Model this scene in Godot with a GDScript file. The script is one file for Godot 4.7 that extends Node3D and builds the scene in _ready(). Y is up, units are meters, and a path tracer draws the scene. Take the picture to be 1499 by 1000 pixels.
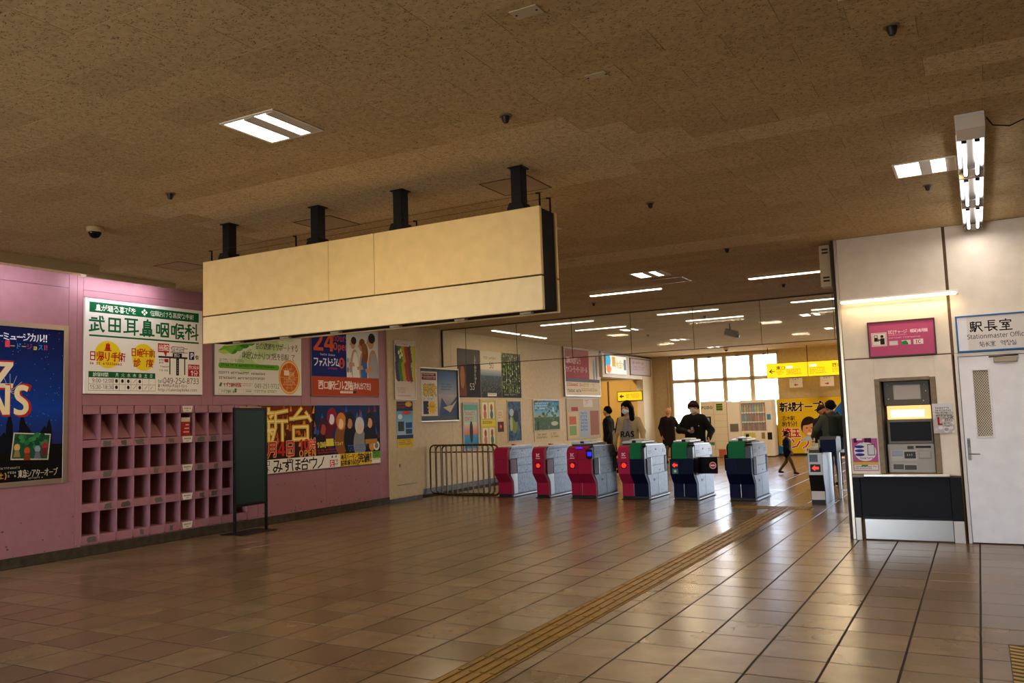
extends Node3D
# A station concourse: pink poster wall, ticket gates, hanging sign, office front. Units are metres, y is up.

const H := 3.47          # ceiling height
const XW := -10.03       # face of the poster wall
const XB := -10.42       # face of the beige wall past the pillar
const ZO := -5.45        # face of the office wall
const ZF := -23.4        # far window wall
const CAM_AT := Vector3(-0.3007, 1.5098, 4.9981)
const CAM_TURN := Vector3(0.09063, 0.50217, -0.03401)
const CAM_FOV := 44.146

var taken := {}
var M := {}
var rng := RandomNumberGenerator.new()
var made := {}
var glyphs := {}

# ---------------------------------------------------------------- mesh building
class MB:
	var v := PackedVector3Array()
	var n := PackedVector3Array()
	var uv := PackedVector2Array()
	var col := PackedColorArray()
	var c := Color(1, 1, 1)
	var xf := Transform3D()
	func tri(a: Vector3, b: Vector3, d: Vector3, ua := Vector2(), ub := Vector2(), ud := Vector2()) -> void:
		a = xf * a; b = xf * b; d = xf * d
		var nn := (b - a).cross(d - a)
		if nn.length_squared() < 1e-18:
			return
		nn = nn.normalized()
		v.append(a); v.append(d); v.append(b)
		uv.append(ua); uv.append(ud); uv.append(ub)
		for i in 3:
			n.append(nn)
			col.append(c)
	func trin(a: Vector3, b: Vector3, d: Vector3, na: Vector3, nb: Vector3, nd: Vector3) -> void:
		v.append(xf * a); v.append(xf * d); v.append(xf * b)
		n.append((xf.basis * na).normalized()); n.append((xf.basis * nd).normalized()); n.append((xf.basis * nb).normalized())
		for i in 3:
			uv.append(Vector2())
			col.append(c)
	func quad(a: Vector3, b: Vector3, d: Vector3, e: Vector3, uvd := false) -> void:
		if uvd:
			tri(a, b, d, Vector2(0, 1), Vector2(1, 1), Vector2(1, 0))
			tri(a, d, e, Vector2(0, 1), Vector2(1, 0), Vector2(0, 0))
		else:
			tri(a, b, d); tri(a, d, e)
	# box centred at p, size s, chamfer k
	func box(p: Vector3, s: Vector3, k := 0.0) -> void:
		var h := s * 0.5
		k = min(k, min(h.x, min(h.y, h.z)) * 0.95)
		if k <= 0.0:
			for ax in 3:
				for sg in [-1.0, 1.0]:
					var q := []
					for ab in [[-1, -1], [1, -1], [1, 1], [-1, 1]]:
						var w := Vector3()
						w[ax] = sg * h[ax]
						w[(ax + 1) % 3] = ab[0] * h[(ax + 1) % 3]
						w[(ax + 2) % 3] = ab[1] * h[(ax + 2) % 3]
						q.append(p + w)
					if sg > 0:
						quad(q[0], q[1], q[2], q[3])
					else:
						quad(q[3], q[2], q[1], q[0])
			return
		for ax in 3:
			var b1 := (ax + 1) % 3
			var b2 := (ax + 2) % 3
			for sg in [-1.0, 1.0]:
				var q := []
				for ab in [[-1, -1], [1, -1], [1, 1], [-1, 1]]:
					var w := Vector3()
					w[ax] = sg * h[ax]
					w[b1] = ab[0] * (h[b1] - k)
					w[b2] = ab[1] * (h[b2] - k)
					q.append(p + w)
				if sg > 0:
					quad(q[0], q[1], q[2], q[3])
				else:
					quad(q[3], q[2], q[1], q[0])
			# edges along ax
			for s1 in [-1.0, 1.0]:
				for s2 in [-1.0, 1.0]:
					var a := Vector3(); var b := Vector3(); var d := Vector3(); var e := Vector3()
					a[ax] = -(h[ax] - k); a[b1] = s1 * h[b1]; a[b2] = s2 * (h[b2] - k)
					b[ax] = (h[ax] - k); b[b1] = s1 * h[b1]; b[b2] = s2 * (h[b2] - k)
					d[ax] = (h[ax] - k); d[b1] = s1 * (h[b1] - k); d[b2] = s2 * h[b2]
					e[ax] = -(h[ax] - k); e[b1] = s1 * (h[b1] - k); e[b2] = s2 * h[b2]
					if s1 * s2 < 0:
						quad(p + a, p + b, p + d, p + e)
					else:
						quad(p + e, p + d, p + b, p + a)
		for sx in [-1.0, 1.0]:
			for sy in [-1.0, 1.0]:
				for sz in [-1.0, 1.0]:
					var a := p + Vector3(sx * h.x, sy * (h.y - k), sz * (h.z - k))
					var b := p + Vector3(sx * (h.x - k), sy * h.y, sz * (h.z - k))
					var d := p + Vector3(sx * (h.x - k), sy * (h.y - k), sz * h.z)
					if sx * sy * sz > 0:
						tri(a, b, d)
					else:
						tri(a, d, b)
	# tube along a list of points
	func tube(pts: Array, r: float, seg := 8, caps := true) -> void:
		var rings := []
		var side := Vector3()
		for i in pts.size():
			var t: Vector3
			if i == 0:
				t = (pts[1] - pts[0])
			elif i == pts.size() - 1:
				t = (pts[i] - pts[i - 1])
			else:
				t = ((pts[i] - pts[i - 1]).normalized() + (pts[i + 1] - pts[i]).normalized())
			t = t.normalized()
			if i == 0:
				side = t.cross(Vector3(0.31, 0.92, 0.17)).normalized()
			side = (side - t * side.dot(t)).normalized()
			var up := t.cross(side)
			var ring := []
			for k in seg:
				var a := TAU * k / seg
				ring.append((side * cos(a) + up * sin(a)))
			rings.append(ring)
		for i in pts.size() - 1:
			for k in seg:
				var k2 := (k + 1) % seg
				var a: Vector3 = pts[i] + rings[i][k] * r
				var b: Vector3 = pts[i] + rings[i][k2] * r
				var d: Vector3 = pts[i + 1] + rings[i + 1][k2] * r
				var e: Vector3 = pts[i + 1] + rings[i + 1][k] * r
				trin(a, b, d, rings[i][k], rings[i][k2], rings[i + 1][k2])
				trin(a, d, e, rings[i][k], rings[i + 1][k2], rings[i + 1][k])
		if caps:
			for en in [0, pts.size() - 1]:
				for k in range(1, seg - 1):
					var a: Vector3 = pts[en] + rings[en][0] * r
					var b: Vector3 = pts[en] + rings[en][k] * r
					var d: Vector3 = pts[en] + rings[en][k + 1] * r
					if en == 0:
						tri(a, d, b)
					else:
						tri(a, b, d)
	# surface of revolution about y through p; prof = [[r, y], ...] bottom to top
	func lathe(p: Vector3, prof: Array, seg := 16) -> void:
		for i in prof.size() - 1:
			for k in seg:
				var a0 := TAU * k / seg
				var a1 := TAU * (k + 1) / seg
				var r0: float = prof[i][0]; var r1: float = prof[i + 1][0]
				var y0: float = prof[i][1]; var y1: float = prof[i + 1][1]
				var nr := Vector2(y1 - y0, r0 - r1).normalized()
				var d0 := Vector3(cos(a0), 0, -sin(a0))
				var d1 := Vector3(cos(a1), 0, -sin(a1))
				var n0 := d0 * nr.x + Vector3.UP * nr.y
				var n1 := d1 * nr.x + Vector3.UP * nr.y
				var a := p + d0 * r0 + Vector3.UP * y0
				var b := p + d1 * r0 + Vector3.UP * y0
				var d := p + d1 * r1 + Vector3.UP * y1
				var e := p + d0 * r1 + Vector3.UP * y1
				if r0 > 1e-6:
					trin(a, b, d, n0, n1, n1)
				if r1 > 1e-6:
					trin(a, d, e, n0, n1, n0)
	# outline (counter-clockwise in x,y) extruded from z0 to z1 (z1 > z0)
	func prism(pts: PackedVector2Array, z0: float, z1: float) -> void:
		var ix := Geometry2D.triangulate_polygon(pts)
		for i in range(0, ix.size(), 3):
			var a := pts[ix[i]]; var b := pts[ix[i + 1]]; var d := pts[ix[i + 2]]
			if (b - a).cross(d - a) < 0:
				var t := b; b = d; d = t
			tri(Vector3(a.x, a.y, z1), Vector3(b.x, b.y, z1), Vector3(d.x, d.y, z1))
			tri(Vector3(a.x, a.y, z0), Vector3(d.x, d.y, z0), Vector3(b.x, b.y, z0))
		for i in pts.size():
			var a := pts[i]; var b := pts[(i + 1) % pts.size()]
			quad(Vector3(a.x, a.y, z0), Vector3(b.x, b.y, z0), Vector3(b.x, b.y, z1), Vector3(a.x, a.y, z1))
	# front face w x h at z = t carrying the print, with plain sides and back; base centre at origin
	func board(w: float, h: float, t: float) -> void:
		var x := w * 0.5
		quad(Vector3(-x, 0, t), Vector3(x, 0, t), Vector3(x, h, t), Vector3(-x, h, t), true)
		quad(Vector3(x, 0, 0), Vector3(-x, 0, 0), Vector3(-x, h, 0), Vector3(x, h, 0))
		quad(Vector3(x, 0, t), Vector3(x, 0, 0), Vector3(x, h, 0), Vector3(x, h, t))
		quad(Vector3(-x, 0, 0), Vector3(-x, 0, t), Vector3(-x, h, t), Vector3(-x, h, 0))
		quad(Vector3(-x, h, t), Vector3(x, h, t), Vector3(x, h, 0), Vector3(-x, h, 0))
		quad(Vector3(-x, 0, 0), Vector3(x, 0, 0), Vector3(x, 0, t), Vector3(-x, 0, t))
	func done() -> ArrayMesh:
		var ar := []
		ar.resize(Mesh.ARRAY_MAX)
		ar[Mesh.ARRAY_VERTEX] = v
		ar[Mesh.ARRAY_NORMAL] = n
		ar[Mesh.ARRAY_TEX_UV] = uv
		ar[Mesh.ARRAY_COLOR] = col
		var m := ArrayMesh.new()
		m.add_surface_from_arrays(Mesh.PRIMITIVE_TRIANGLES, ar)
		return m

# ---------------------------------------------------------------- nodes
func numbered(called: String) -> String:
	var k: int = taken.get(called, 0)
	taken[called] = k + 1
	return called if k == 0 else "%s_%03d" % [called, k]

func tag(o: Node, label: String, category: String, group := "") -> Node:
	o.set_meta("label", label)
	o.set_meta("category", category)
	if group:
		o.set_meta("group", group)
	return o

func thing(called: String, label: String, category: String, at := Vector3(), turn := 0.0, group := "") -> Node3D:
	var o := Node3D.new()
	o.name = numbered(called)
	add_child(o)
	o.position = at
	o.rotation.y = turn
	tag(o, label, category, group)
	return o

func part(parent: Node, called: String, mesh: Mesh, material: Material, at := Vector3(), turn := Vector3()) -> MeshInstance3D:
	var o := MeshInstance3D.new()
	if parent == self:
		o.name = numbered(called)
	else:
		o.name = called
	o.mesh = mesh
	o.material_override = material
	o.position = at
	o.rotation = turn
	o.cast_shadow = GeometryInstance3D.SHADOW_CASTING_SETTING_ON
	parent.add_child(o, true)
	return o

func struct(called: String, mesh: Mesh, material: Material, at := Vector3()) -> MeshInstance3D:
	var o := part(self, called, mesh, material, at)
	o.set_meta("kind", "structure")
	return o

func bmesh(s: Vector3, k := 0.0) -> ArrayMesh:
	var key := "b%.4f_%.4f_%.4f_%.4f" % [s.x, s.y, s.z, k]
	if not made.has(key):
		var b := MB.new()
		b.box(Vector3(), s, k)
		made[key] = b.done()
	return made[key]

func bpart(parent: Node, called: String, lo: Vector3, hi: Vector3, material: Material, k := 0.0) -> MeshInstance3D:
	return part(parent, called, bmesh((hi - lo).abs(), k), material, (lo + hi) * 0.5)

func boxes(list: Array, k := 0.0) -> ArrayMesh:      # [[lo, hi], ...] joined into one mesh
	var b := MB.new()
	for e in list:
		b.box((e[0] + e[1]) * 0.5, (e[1] - e[0]).abs(), k)
	return b.done()

func cyl(r: float, y0: float, y1: float, seg := 16, bev := 0.0) -> ArrayMesh:
	var key := "c%.4f_%.4f_%.4f_%d_%.4f" % [r, y0, y1, seg, bev]
	if not made.has(key):
		var b := MB.new()
		if bev > 0:
			b.lathe(Vector3(), [[0, y0], [r - bev, y0], [r, y0 + bev], [r, y1 - bev], [r - bev, y1], [0, y1]], seg)
		else:
			b.lathe(Vector3(), [[0, y0], [r, y0], [r, y1], [0, y1]], seg)
		made[key] = b.done()
	return made[key]

# ---------------------------------------------------------------- materials
func mat(color: Color, rough := 0.6, metal := 0.0) -> StandardMaterial3D:
	var m := StandardMaterial3D.new()
	m.albedo_color = color
	m.roughness = rough
	m.metallic = metal
	m.metallic_specular = 0.36
	return m

func hexm(h: String, rough := 0.6, metal := 0.0) -> StandardMaterial3D:
	return mat(Color.html(h), rough, metal)

func glow(color: Color, energy: float) -> StandardMaterial3D:
	var m := mat(color, 0.4)
	m.emission_enabled = true
	m.emission = color
	m.emission_energy_multiplier = energy
	return m

func tex(img: Image) -> ImageTexture:
	return ImageTexture.create_from_image(img)

func noise_img(w: int, h: int, freq: float, sd: int, oct := 4, lo := 0.0, hi := 1.0) -> Image:
	var f := FastNoiseLite.new()
	f.seed = sd
	f.frequency = freq
	f.noise_type = FastNoiseLite.TYPE_SIMPLEX_SMOOTH
	f.fractal_octaves = oct
	var src := f.get_seamless_image(w, h)
	src.convert(Image.FORMAT_RGB8)
	if lo != 0.0 or hi != 1.0:
		var d := src.get_data()
		for i in d.size():
			d[i] = int(255.0 * (lo + (hi - lo) * d[i] / 255.0))
		src = Image.create_from_data(w, h, false, Image.FORMAT_RGB8, d)
	return src

func tri_world(m: StandardMaterial3D, scale: float) -> StandardMaterial3D:
	m.uv1_triplanar = true
	m.uv1_world_triplanar = true
	m.uv1_scale = Vector3.ONE * scale
	return m

func speckled(color: Color, rough: float, lo: float, freq: float, scale: float, sd: int) -> StandardMaterial3D:
	var m := mat(color, rough)
	m.albedo_texture = tex(noise_img(256, 256, freq, sd, 4, lo, 1.0))
	return tri_world(m, scale)

func lamp_area(at: Vector3, size: Vector2, color: Color, energy: float, down := true, aim := Vector3.DOWN) -> void:
	var l := AreaLight3D.new()
	l.name = numbered("lamp_light")
	l.area_size = size
	l.light_color = color
	l.light_energy = energy
	l.shadow_enabled = true
	l.area_range = 40.0
	l.area_attenuation = 2.0
	l.position = at
	if down:
		l.rotation = Vector3(-PI / 2, 0, 0)
	else:      # 'aim' is the way the light points; the second side of the area runs along z, or along x when aimed at +-z
		l.basis = Basis.looking_at(aim, Vector3(0, 0, 1) if abs(aim.z) < 0.9 * aim.length() else Vector3(1, 0, 0))
	add_child(l)

func in_view(p: Vector3, margin := 1.06) -> float:      # distance along the view, or -1 when out of the frame
	var b := Basis.from_euler(CAM_TURN, EULER_ORDER_YXZ)
	var d := b.inverse() * (p - CAM_AT)
	if d.z > -0.3:
		return -1.0
	var t := tan(deg_to_rad(CAM_FOV) * 0.5)
	if abs(d.y / -d.z) > t * margin or abs(d.x / -d.z) > t * 1.499 * margin:
		return -1.0
	return -d.z

# ---------------------------------------------------------------- light, camera, sky
func sky_and_camera() -> void:
	var cam := Camera3D.new()
	cam.name = "camera"
	cam.position = CAM_AT
	cam.rotation_order = EULER_ORDER_YXZ
	cam.rotation = CAM_TURN
	cam.fov = CAM_FOV
	cam.near = 0.05
	cam.far = 400.0
	cam.current = true
	add_child(cam)
	var sky_m := ProceduralSkyMaterial.new()
	sky_m.sky_top_color = Color(0.66, 0.81, 1.0)
	sky_m.sky_horizon_color = Color(0.93, 0.96, 1.0)
	sky_m.ground_horizon_color = Color(0.72, 0.71, 0.69)
	sky_m.ground_bottom_color = Color(0.62, 0.60, 0.57)
	sky_m.sky_energy_multiplier = 1.0
	sky_m.ground_energy_multiplier = 1.0
	var sky := Sky.new()
	sky.sky_material = sky_m
	var env := Environment.new()
	env.background_mode = Environment.BG_SKY
	env.sky = sky
	env.background_energy_multiplier = 9.0
	env.tonemap_mode = Environment.TONE_MAPPER_LINEAR
	env.tonemap_exposure = 2.05
	env.sdfgi_enabled = true
	env.ssao_enabled = true
	env.ssil_enabled = true
	var we := WorldEnvironment.new()
	we.name = "surroundings"
	we.environment = env
	add_child(we)
	var sun := DirectionalLight3D.new()
	sun.name = "sun"
	sun.light_color = Color(1.0, 0.86, 0.62)
	sun.light_energy = 7.0
	sun.light_angular_distance = 0.6
	sun.shadow_enabled = true
	add_child(sun)
	sun.look_at_from_position(Vector3.ZERO, Vector3(-0.42, -0.60, 0.75), Vector3.UP)

# ---------------------------------------------------------------- floor and ceiling
func worm_img(w: int, base: Color, marks: int, sd: int) -> Image:
	var img := noise_img(w, w, 0.02, sd, 4, 0.86, 1.0)
	var d := img.get_data()
	for i in range(0, d.size(), 3):
		d[i] = int(d[i] * base.r); d[i + 1] = int(d[i + 1] * base.g); d[i + 2] = int(d[i + 2] * base.b)
	img = Image.create_from_data(w, w, false, Image.FORMAT_RGB8, d)
	var r := RandomNumberGenerator.new()
	r.seed = sd
	for k in marks:
		var x := r.randf() * w
		var y := r.randf() * w
		var a := r.randfn(0.0, 0.7)
		var l := r.randf_range(5, 16)
		var dark := r.randf_range(0.42, 0.75)
		var wd := 3 if r.randf() < 0.3 else 2
		for s in int(l):
			a += r.randfn(0, 0.25)
			x += cos(a); y += sin(a)
			img.fill_rect(Rect2i(posmod(int(x), w), posmod(int(y), w), wd, wd), Color(base.r * dark, base.g * dark, base.b * dark))
	return img

func floor_and_ceiling() -> void:
	# ---- floor
	var grout := hexm("1c1510", 0.8)
	var fl := struct("floor", boxes([[Vector3(-15, -0.25, -26), Vector3(6, -0.0012, 9)]]), grout)
	var wear := noise_img(512, 512, 0.008, 12, 4, 0.86, 1.0)
	var tones := [Color.html("7b6648"), Color.html("745f43"), Color.html("806b4b"), Color.html("6f5a3e"), Color.html("7b6345")]
	var tm := []
	for i in tones.size():
		var m := mat(tones[i], [0.25, 0.235, 0.27, 0.24, 0.26][i])
		m.albedo_texture = tex(wear) if i == 0 else tm[0].albedo_texture
		m.metallic_specular = 0.5
		tri_world(m, 0.55)
		m.uv1_offset = Vector3(0.13, 0.0, 0.29) * i
		tm.append(m)
	var g := 0.4
	var full := MB.new()
	full.box(Vector3(0, -0.005, 0), Vector3(g - 0.014, 0.010, g - 0.011), 0.001)
	var full_m := full.done()
	var list := []
	for i in range(-25, 9):
		for j in range(-58, 22):
			var c := Vector3(i * g + 0.2, 0, j * g + 0.2)
			if c.x < XW + 0.1 and c.z > -18.0:
				continue
			if c.x > -1.65 and c.z < ZO and c.z > -11.6:
				continue
			if i == -8 and c.z > -8.6:      # the strip of tactile paving lies here
				list.append([in_view(c), c + Vector3(0.15, 0, 0), 1])
				continue
			list.append([in_view(c), c, 0])
	list.sort_custom(func(a, b): return (a[0] if a[0] > 0 else 999.0) < (b[0] if b[0] > 0 else 999.0))
	var cut := MB.new()
	cut.box(Vector3(0, -0.005, 0), Vector3(0.1 - 0.012, 0.010, g - 0.011), 0.001)
	var cut_m := cut.done()
	var rest := []
	for i in tones.size():
		rest.append(MB.new())
	rng.seed = 21
	for k in list.size():
		var e = list[k]
		var c: Vector3 = e[1]
		var tone := rng.randi() % tones.size()
		var tilt := Vector3(rng.randfn(0, 0.0012), 0, rng.randfn(0, 0.0012))
		if k < 300:
			part(fl, "floor_tile", full_m if e[2] == 0 else cut_m, tm[tone], c, tilt)
		else:
			rest[tone].xf = Transform3D(Basis.from_euler(tilt), c)
			rest[tone].box(Vector3(0, -0.005, 0), Vector3((g if e[2] == 0 else 0.1) - 0.014, 0.010, g - 0.011), 0.001)
	for i in tones.size():
		var o := part(fl, "far_floor_tiles", rest[i].done(), tm[i])
		o.set_meta("kind", "stuff")
	# ---- tactile paving let into the floor
	var tac := thing("tactile_paving", "worn yellow tactile guide strip of raised bars let into the tiled floor", "tactile paving", Vector3(-3.05, 0, 0))
	var yel := mat(Color.html("96701f"), 0.45)
	var wearimg := noise_img(256, 256, 0.03, 31, 5, 0.72, 1.0)
	yel.albedo_texture = tex(wearimg)
	tri_world(yel, 0.8)
	var yel2 := mat(Color.html("8c6a20"), 0.45)
	yel2.albedo_texture = yel.albedo_texture
	tri_world(yel2, 0.6)
	yel2.uv1_offset = Vector3(0.3, 0, 0.7)
	var bar := MB.new()
	bar.box(Vector3(0, -0.003, 0), Vector3(0.298, 0.010, 0.297), 0.0015)
	for b in 4:
		bar.box(Vector3(-0.1125 + 0.075 * b, 0.004, 0), Vector3(0.036, 0.010, 0.280), 0.002)
	var bar_m := bar.done()
	var z := 2.985
	while z > -8.2:
		part(tac, "guide_tile", bar_m, yel if rng.randf() < 0.6 else yel2, Vector3(0, 0, z - 0.15))
		z -= 0.3
	var dots := MB.new()
	dots.box(Vector3(0, -0.003, 0), Vector3(0.297, 0.010, 0.297), 0.0015)
	for a in 5:
		for b in 5:
			dots.lathe(Vector3(-0.12 + 0.06 * a, 0.002, -0.12 + 0.06 * b), [[0.015, 0], [0.012, 0.005], [0, 0.005]], 8)
	var dots_m := dots.done()
	for k in 4:
		part(tac, "warning_tile", dots_m, yel2, Vector3(-0.6 + 0.3 * k, 0.006, -8.42))
	# ---- ceiling of staggered boards
	var ce := struct("ceiling", boxes([[Vector3(-15, H + 0.012, -26), Vector3(6, H + 0.3, 9)]]), hexm("3a2e22", 0.9))
	var bt := tex(worm_img(1024, Color(1, 1, 1), 3000, 4))
	var cm := []
	for t in ["d2b684", "cdb180", "d7bb88", "e6cc9c", "e0c696"]:
		var m := mat(Color.html(t), 0.95)
		m.albedo_texture = bt
		tri_world(m, 0.75)
		m.uv1_offset = Vector3(0.17, 0, 0.31) * cm.size()
		cm.append(m)
	var bw := 0.606
	var bd := 0.303
	var bl := []
	for j in range(-80, 27):
		var zc := 0.69 + bd * j + bd * 0.5
		if zc > 8.4 or zc < ZF:
			continue
		for i in range(-24, 10):
			var xc := -0.742 + bw * (i + 0.5) + (bw * 0.5 if posmod(j, 2) == 0 else 0.0)
			if xc > 4.0 or xc < -14.0:
				continue
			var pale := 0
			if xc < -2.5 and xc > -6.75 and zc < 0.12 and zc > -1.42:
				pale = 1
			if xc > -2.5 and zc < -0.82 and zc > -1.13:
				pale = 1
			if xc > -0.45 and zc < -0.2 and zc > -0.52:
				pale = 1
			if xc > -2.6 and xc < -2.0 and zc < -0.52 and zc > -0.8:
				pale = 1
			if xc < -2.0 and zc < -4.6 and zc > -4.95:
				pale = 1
			bl.append([in_view(Vector3(xc, H, zc)), Vector3(xc, H + 0.006, zc), pale])
	bl.sort_custom(func(a, b): return (a[0] if a[0] > 0 else 999.0) < (b[0] if b[0] > 0 else 999.0))
	var crest := []
	for i in cm.size():
		crest.append(MB.new())
	var bm := MB.new()
	bm.box(Vector3(), Vector3(bw - 0.0016, 0.012, bd - 0.0016), 0.0012)
	var bm_m := bm.done()
	for k in bl.size():
		var e = bl[k]
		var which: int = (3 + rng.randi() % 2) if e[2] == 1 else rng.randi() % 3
		var p: Vector3 = e[1] + Vector3(0, rng.randf() * 0.0008, 0)
		if k < 300:
			part(ce, "ceiling_board", bm_m, cm[which], p)
		else:
			crest[which].box(p, Vector3(bw - 0.0016, 0.012, bd - 0.0016), 0.0012)
	for i in cm.size():
		var o := part(ce, "far_ceiling_boards", crest[i].done(), cm[i])
		o.set_meta("kind", "stuff")

# ---------------------------------------------------------------- walls
func walls() -> void:
	M.pink = speckled(Color.html("9e6c72"), 0.5, 0.95, 0.05, 0.5, 41)
	M.beige = speckled(Color.html("c0aa80"), 0.6, 0.93, 0.06, 0.5, 43)
	M.cream = speckled(Color.html("efe3ce"), 0.45, 0.95, 0.05, 0.4, 45)
	M.base = speckled(Color.html("4c4232"), 0.5, 0.6, 0.03, 0.9, 46)
	M.black = hexm("0d0c0c", 0.45)
	M.dark = hexm("1b1a1c", 0.5)
	M.steel = hexm("9a958c", 0.32, 1.0)
	M.steel_dark = hexm("5a544a", 0.36, 1.0)
	M.white = hexm("e9e6df", 0.45)
	M.off = hexm("d9cdb4", 0.5)
	M.chip = hexm("4d483f", 0.7)
	var wl := struct("wall_left", boxes([[Vector3(-10.7, -0.1, -18.9), Vector3(XW - 0.41, H + 0.02, 9)], [Vector3(XW - 0.44, -0.1, -1.575), Vector3(XW - 0.012, H, 9)], [Vector3(XW - 0.44, 1.85, -4.3), Vector3(XW - 0.012, H, -1.575)], [Vector3(XW - 0.44, -0.1, -7.78), Vector3(XW - 0.012, H, -4.3)], [Vector3(XW - 0.44, -0.1, -4.3), Vector3(XW - 0.012, 0.13, -1.575)]]), M.pink)
	# pink panels: [z near, z far, y low, y high, material]
	var P: Material = M.pink
	var Q: Material = M.pink
	var list := [
		[9.0, 1.9, 0.11, 3.47, P], [1.9, -1.40, 3.297, 3.47, P], [1.9, -1.40, 2.79, 3.294, P], [1.9, -1.51, 0.11, 0.925, Q],
		[-1.403, -1.51, 0.928, 3.47, P], [-1.513, -1.59, 0.11, 3.47, P],
		[-1.593, -3.43, 3.297, 3.47, P], [-1.593, -3.43, 3.21, 3.294, P], [-1.593, -3.43, 1.845, 1.982, Q],
		[-3.433, -3.637, 1.845, 3.47, P], [-3.64, -5.467, 3.297, 3.47, P], [-3.64, -5.467, 3.21, 3.294, P], [-3.64, -5.467, 1.845, 1.982, Q],
		[-5.47, -5.687, 1.845, 3.47, P], [-5.69, -7.50, 3.297, 3.47, P], [-5.69, -7.50, 3.21, 3.294, P], [-5.69, -7.50, 1.845, 1.982, Q],
		[-7.503, -7.77, 0.11, 3.47, P],
		[-4.292, -4.497, 0.11, 1.842, Q], [-4.50, -6.033, 0.11, 0.765, Q], [-6.036, -7.50, 0.11, 0.765, Q],
	]
	for e in list:
		bpart(wl, "panel", Vector3(XW - 0.02, e[2], e[1]), Vector3(XW, e[3], e[0]), e[4], 0.002)
	# chips and rust marks on the lower pink panels
	rng.seed = 5
	var chips := MB.new()
	for k in 130:
		var zz := rng.randf_range(-7.7, 1.6)
		if zz < -1.6 and zz > -4.5:
			continue
		var yy := 0.13 + 0.6 * pow(rng.randf(), 1.6)
		var r := rng.randf_range(0.004, 0.016)
		var pts := PackedVector2Array()
		for q in 6:
			var rr := r * rng.randf_range(0.4, 1.2)
			pts.append(Vector2(cos(TAU * q / 6) * rr * rng.randf_range(0.5, 1.6), sin(TAU * q / 6) * rr))
		chips.xf = Transform3D(Basis(Vector3.UP, PI / 2), Vector3(XW, yy, zz))
		chips.prism(pts, -0.001, 0.0006)
	part(wl, "paint_chips", chips.done(), M.chip).set_meta("kind", "stuff")
	# skirting
	var sk := struct("baseboard_left", boxes([[Vector3(XW - 0.02, 0, -7.77), Vector3(XW + 0.012, 0.122, 9)]], 0.002), M.base)
	sk.name = "baseboard_left"
	# pillar and the beige wall past it
	var pil := struct("wall_pillar", boxes([[Vector3(XB - 0.02, 0.075, -8.83), Vector3(XW + 0.03, H, -7.773)]], 0.004), M.beige)
	bpart(pil, "base", Vector3(XB - 0.02, 0, -8.82), Vector3(XW + 0.02, 0.075, -7.77), M.base)
	var hatch := bpart(pil, "hatch_door", Vector3(XW + 0.02, 0.33, -8.60), Vector3(XW + 0.036, 0.94, -8.0), M.beige, 0.002)
	bpart(hatch, "latch", Vector3(0.004, 0.02, 0.22), Vector3(0.016, 0.08, 0.245), M.dark, 0.002)
	bpart(pil, "hatch_edge", Vector3(XW + 0.02, 0.312, -8.61), Vector3(XW + 0.042, 0.325, -7.99), M.steel_dark)
	var bl := [[-8.84, -10.6, 1.93, 3.47], [-8.84, -10.6, 0.12, 1.927], [-10.603, -12.2, 1.97, 3.47], [-12.203, -13.87, 1.97, 3.47], [-10.603, -13.87, 0.12, 1.967], [-13.873, -16.18, 1.97, 3.47], [-13.873, -16.18, 0.12, 1.967], [-16.183, -18.9, 0.12, 3.47]]
	for e in bl:
		bpart(wl, "beige_panel", Vector3(XB - 0.02, e[2], e[1]), Vector3(XB, e[3], e[0]), M.beige if e[1] > -12.5 else M.beige, 0.002)
	bpart(wl, "beige_base", Vector3(XB - 0.02, 0, -18.9), Vector3(XB + 0.004, 0.118, -8.83), M.base)
	# side passage: back wall facing the hall, end pillar, white fascia above
	var yel := hexm("d8b468", 0.5)
	var wp := struct("wall_passage", boxes([[Vector3(-14.2, -0.1, -23.5), Vector3(-14.0, H, -18.6)], [Vector3(-14.2, -0.1, -19.1), Vector3(-10.6, H, -18.85)], [Vector3(-14.2, -0.1, -22.7), Vector3(-10.3, 2.7, -22.42)]]), M.beige)
	for e in [[-14.0, -11.95], [-11.9, -11.6], [-11.56, -10.75], [-10.745, -10.31]]:
		bpart(wp, "panel", Vector3(e[0], 0.02, -22.425), Vector3(e[1], 2.66, -22.40), yel, 0.003)
	bpart(wp, "dark_post", Vector3(-11.61, 0.0, -22.43), Vector3(-11.55, 2.66, -22.385), hexm("5a4526", 0.5))
	bpart(wp, "dark_post", Vector3(-11.95, 0.0, -22.43), Vector3(-11.90, 2.66, -22.385), hexm("8a6a34", 0.5))
	struct("wall_passage_end", boxes([[Vector3(-10.52, -0.1, ZF), Vector3(-10.29, 3.40, -22.38)]], 0.004), hexm("e0d4b8", 0.5))
	var fa := struct("trim_1", boxes([[Vector3(-10.7, 2.67, ZF), Vector3(-10.30, 3.41, -18.9)]], 0.004), hexm("e8e0cc", 0.5))
	bpart(fa, "soffit_strip", Vector3(-10.7, 3.41, ZF), Vector3(-10.33, 3.47, -18.9), M.steel_dark)
	# far window wall
	var x0 := -9.62
	var x1 := -5.95
	struct("wall_far", boxes([[Vector3(-14.2, -0.1, ZF - 0.3), Vector3(x0, H, ZF)], [Vector3(x1, -0.1, ZF - 0.3), Vector3(-3.5, H, ZF)], [Vector3(-3.5, 2.85, ZF - 0.3), Vector3(1.4, H, ZF)], [Vector3(1.4, -0.1, ZF - 0.3), Vector3(4.2, H, ZF)], [Vector3(x0, -0.1, ZF - 0.3), Vector3(x1, 0.95, ZF)], [Vector3(x0, 3.40, ZF - 0.3), Vector3(x1, H, ZF)]]), M.beige)
	var wall_far := get_node("wall_far")
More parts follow.
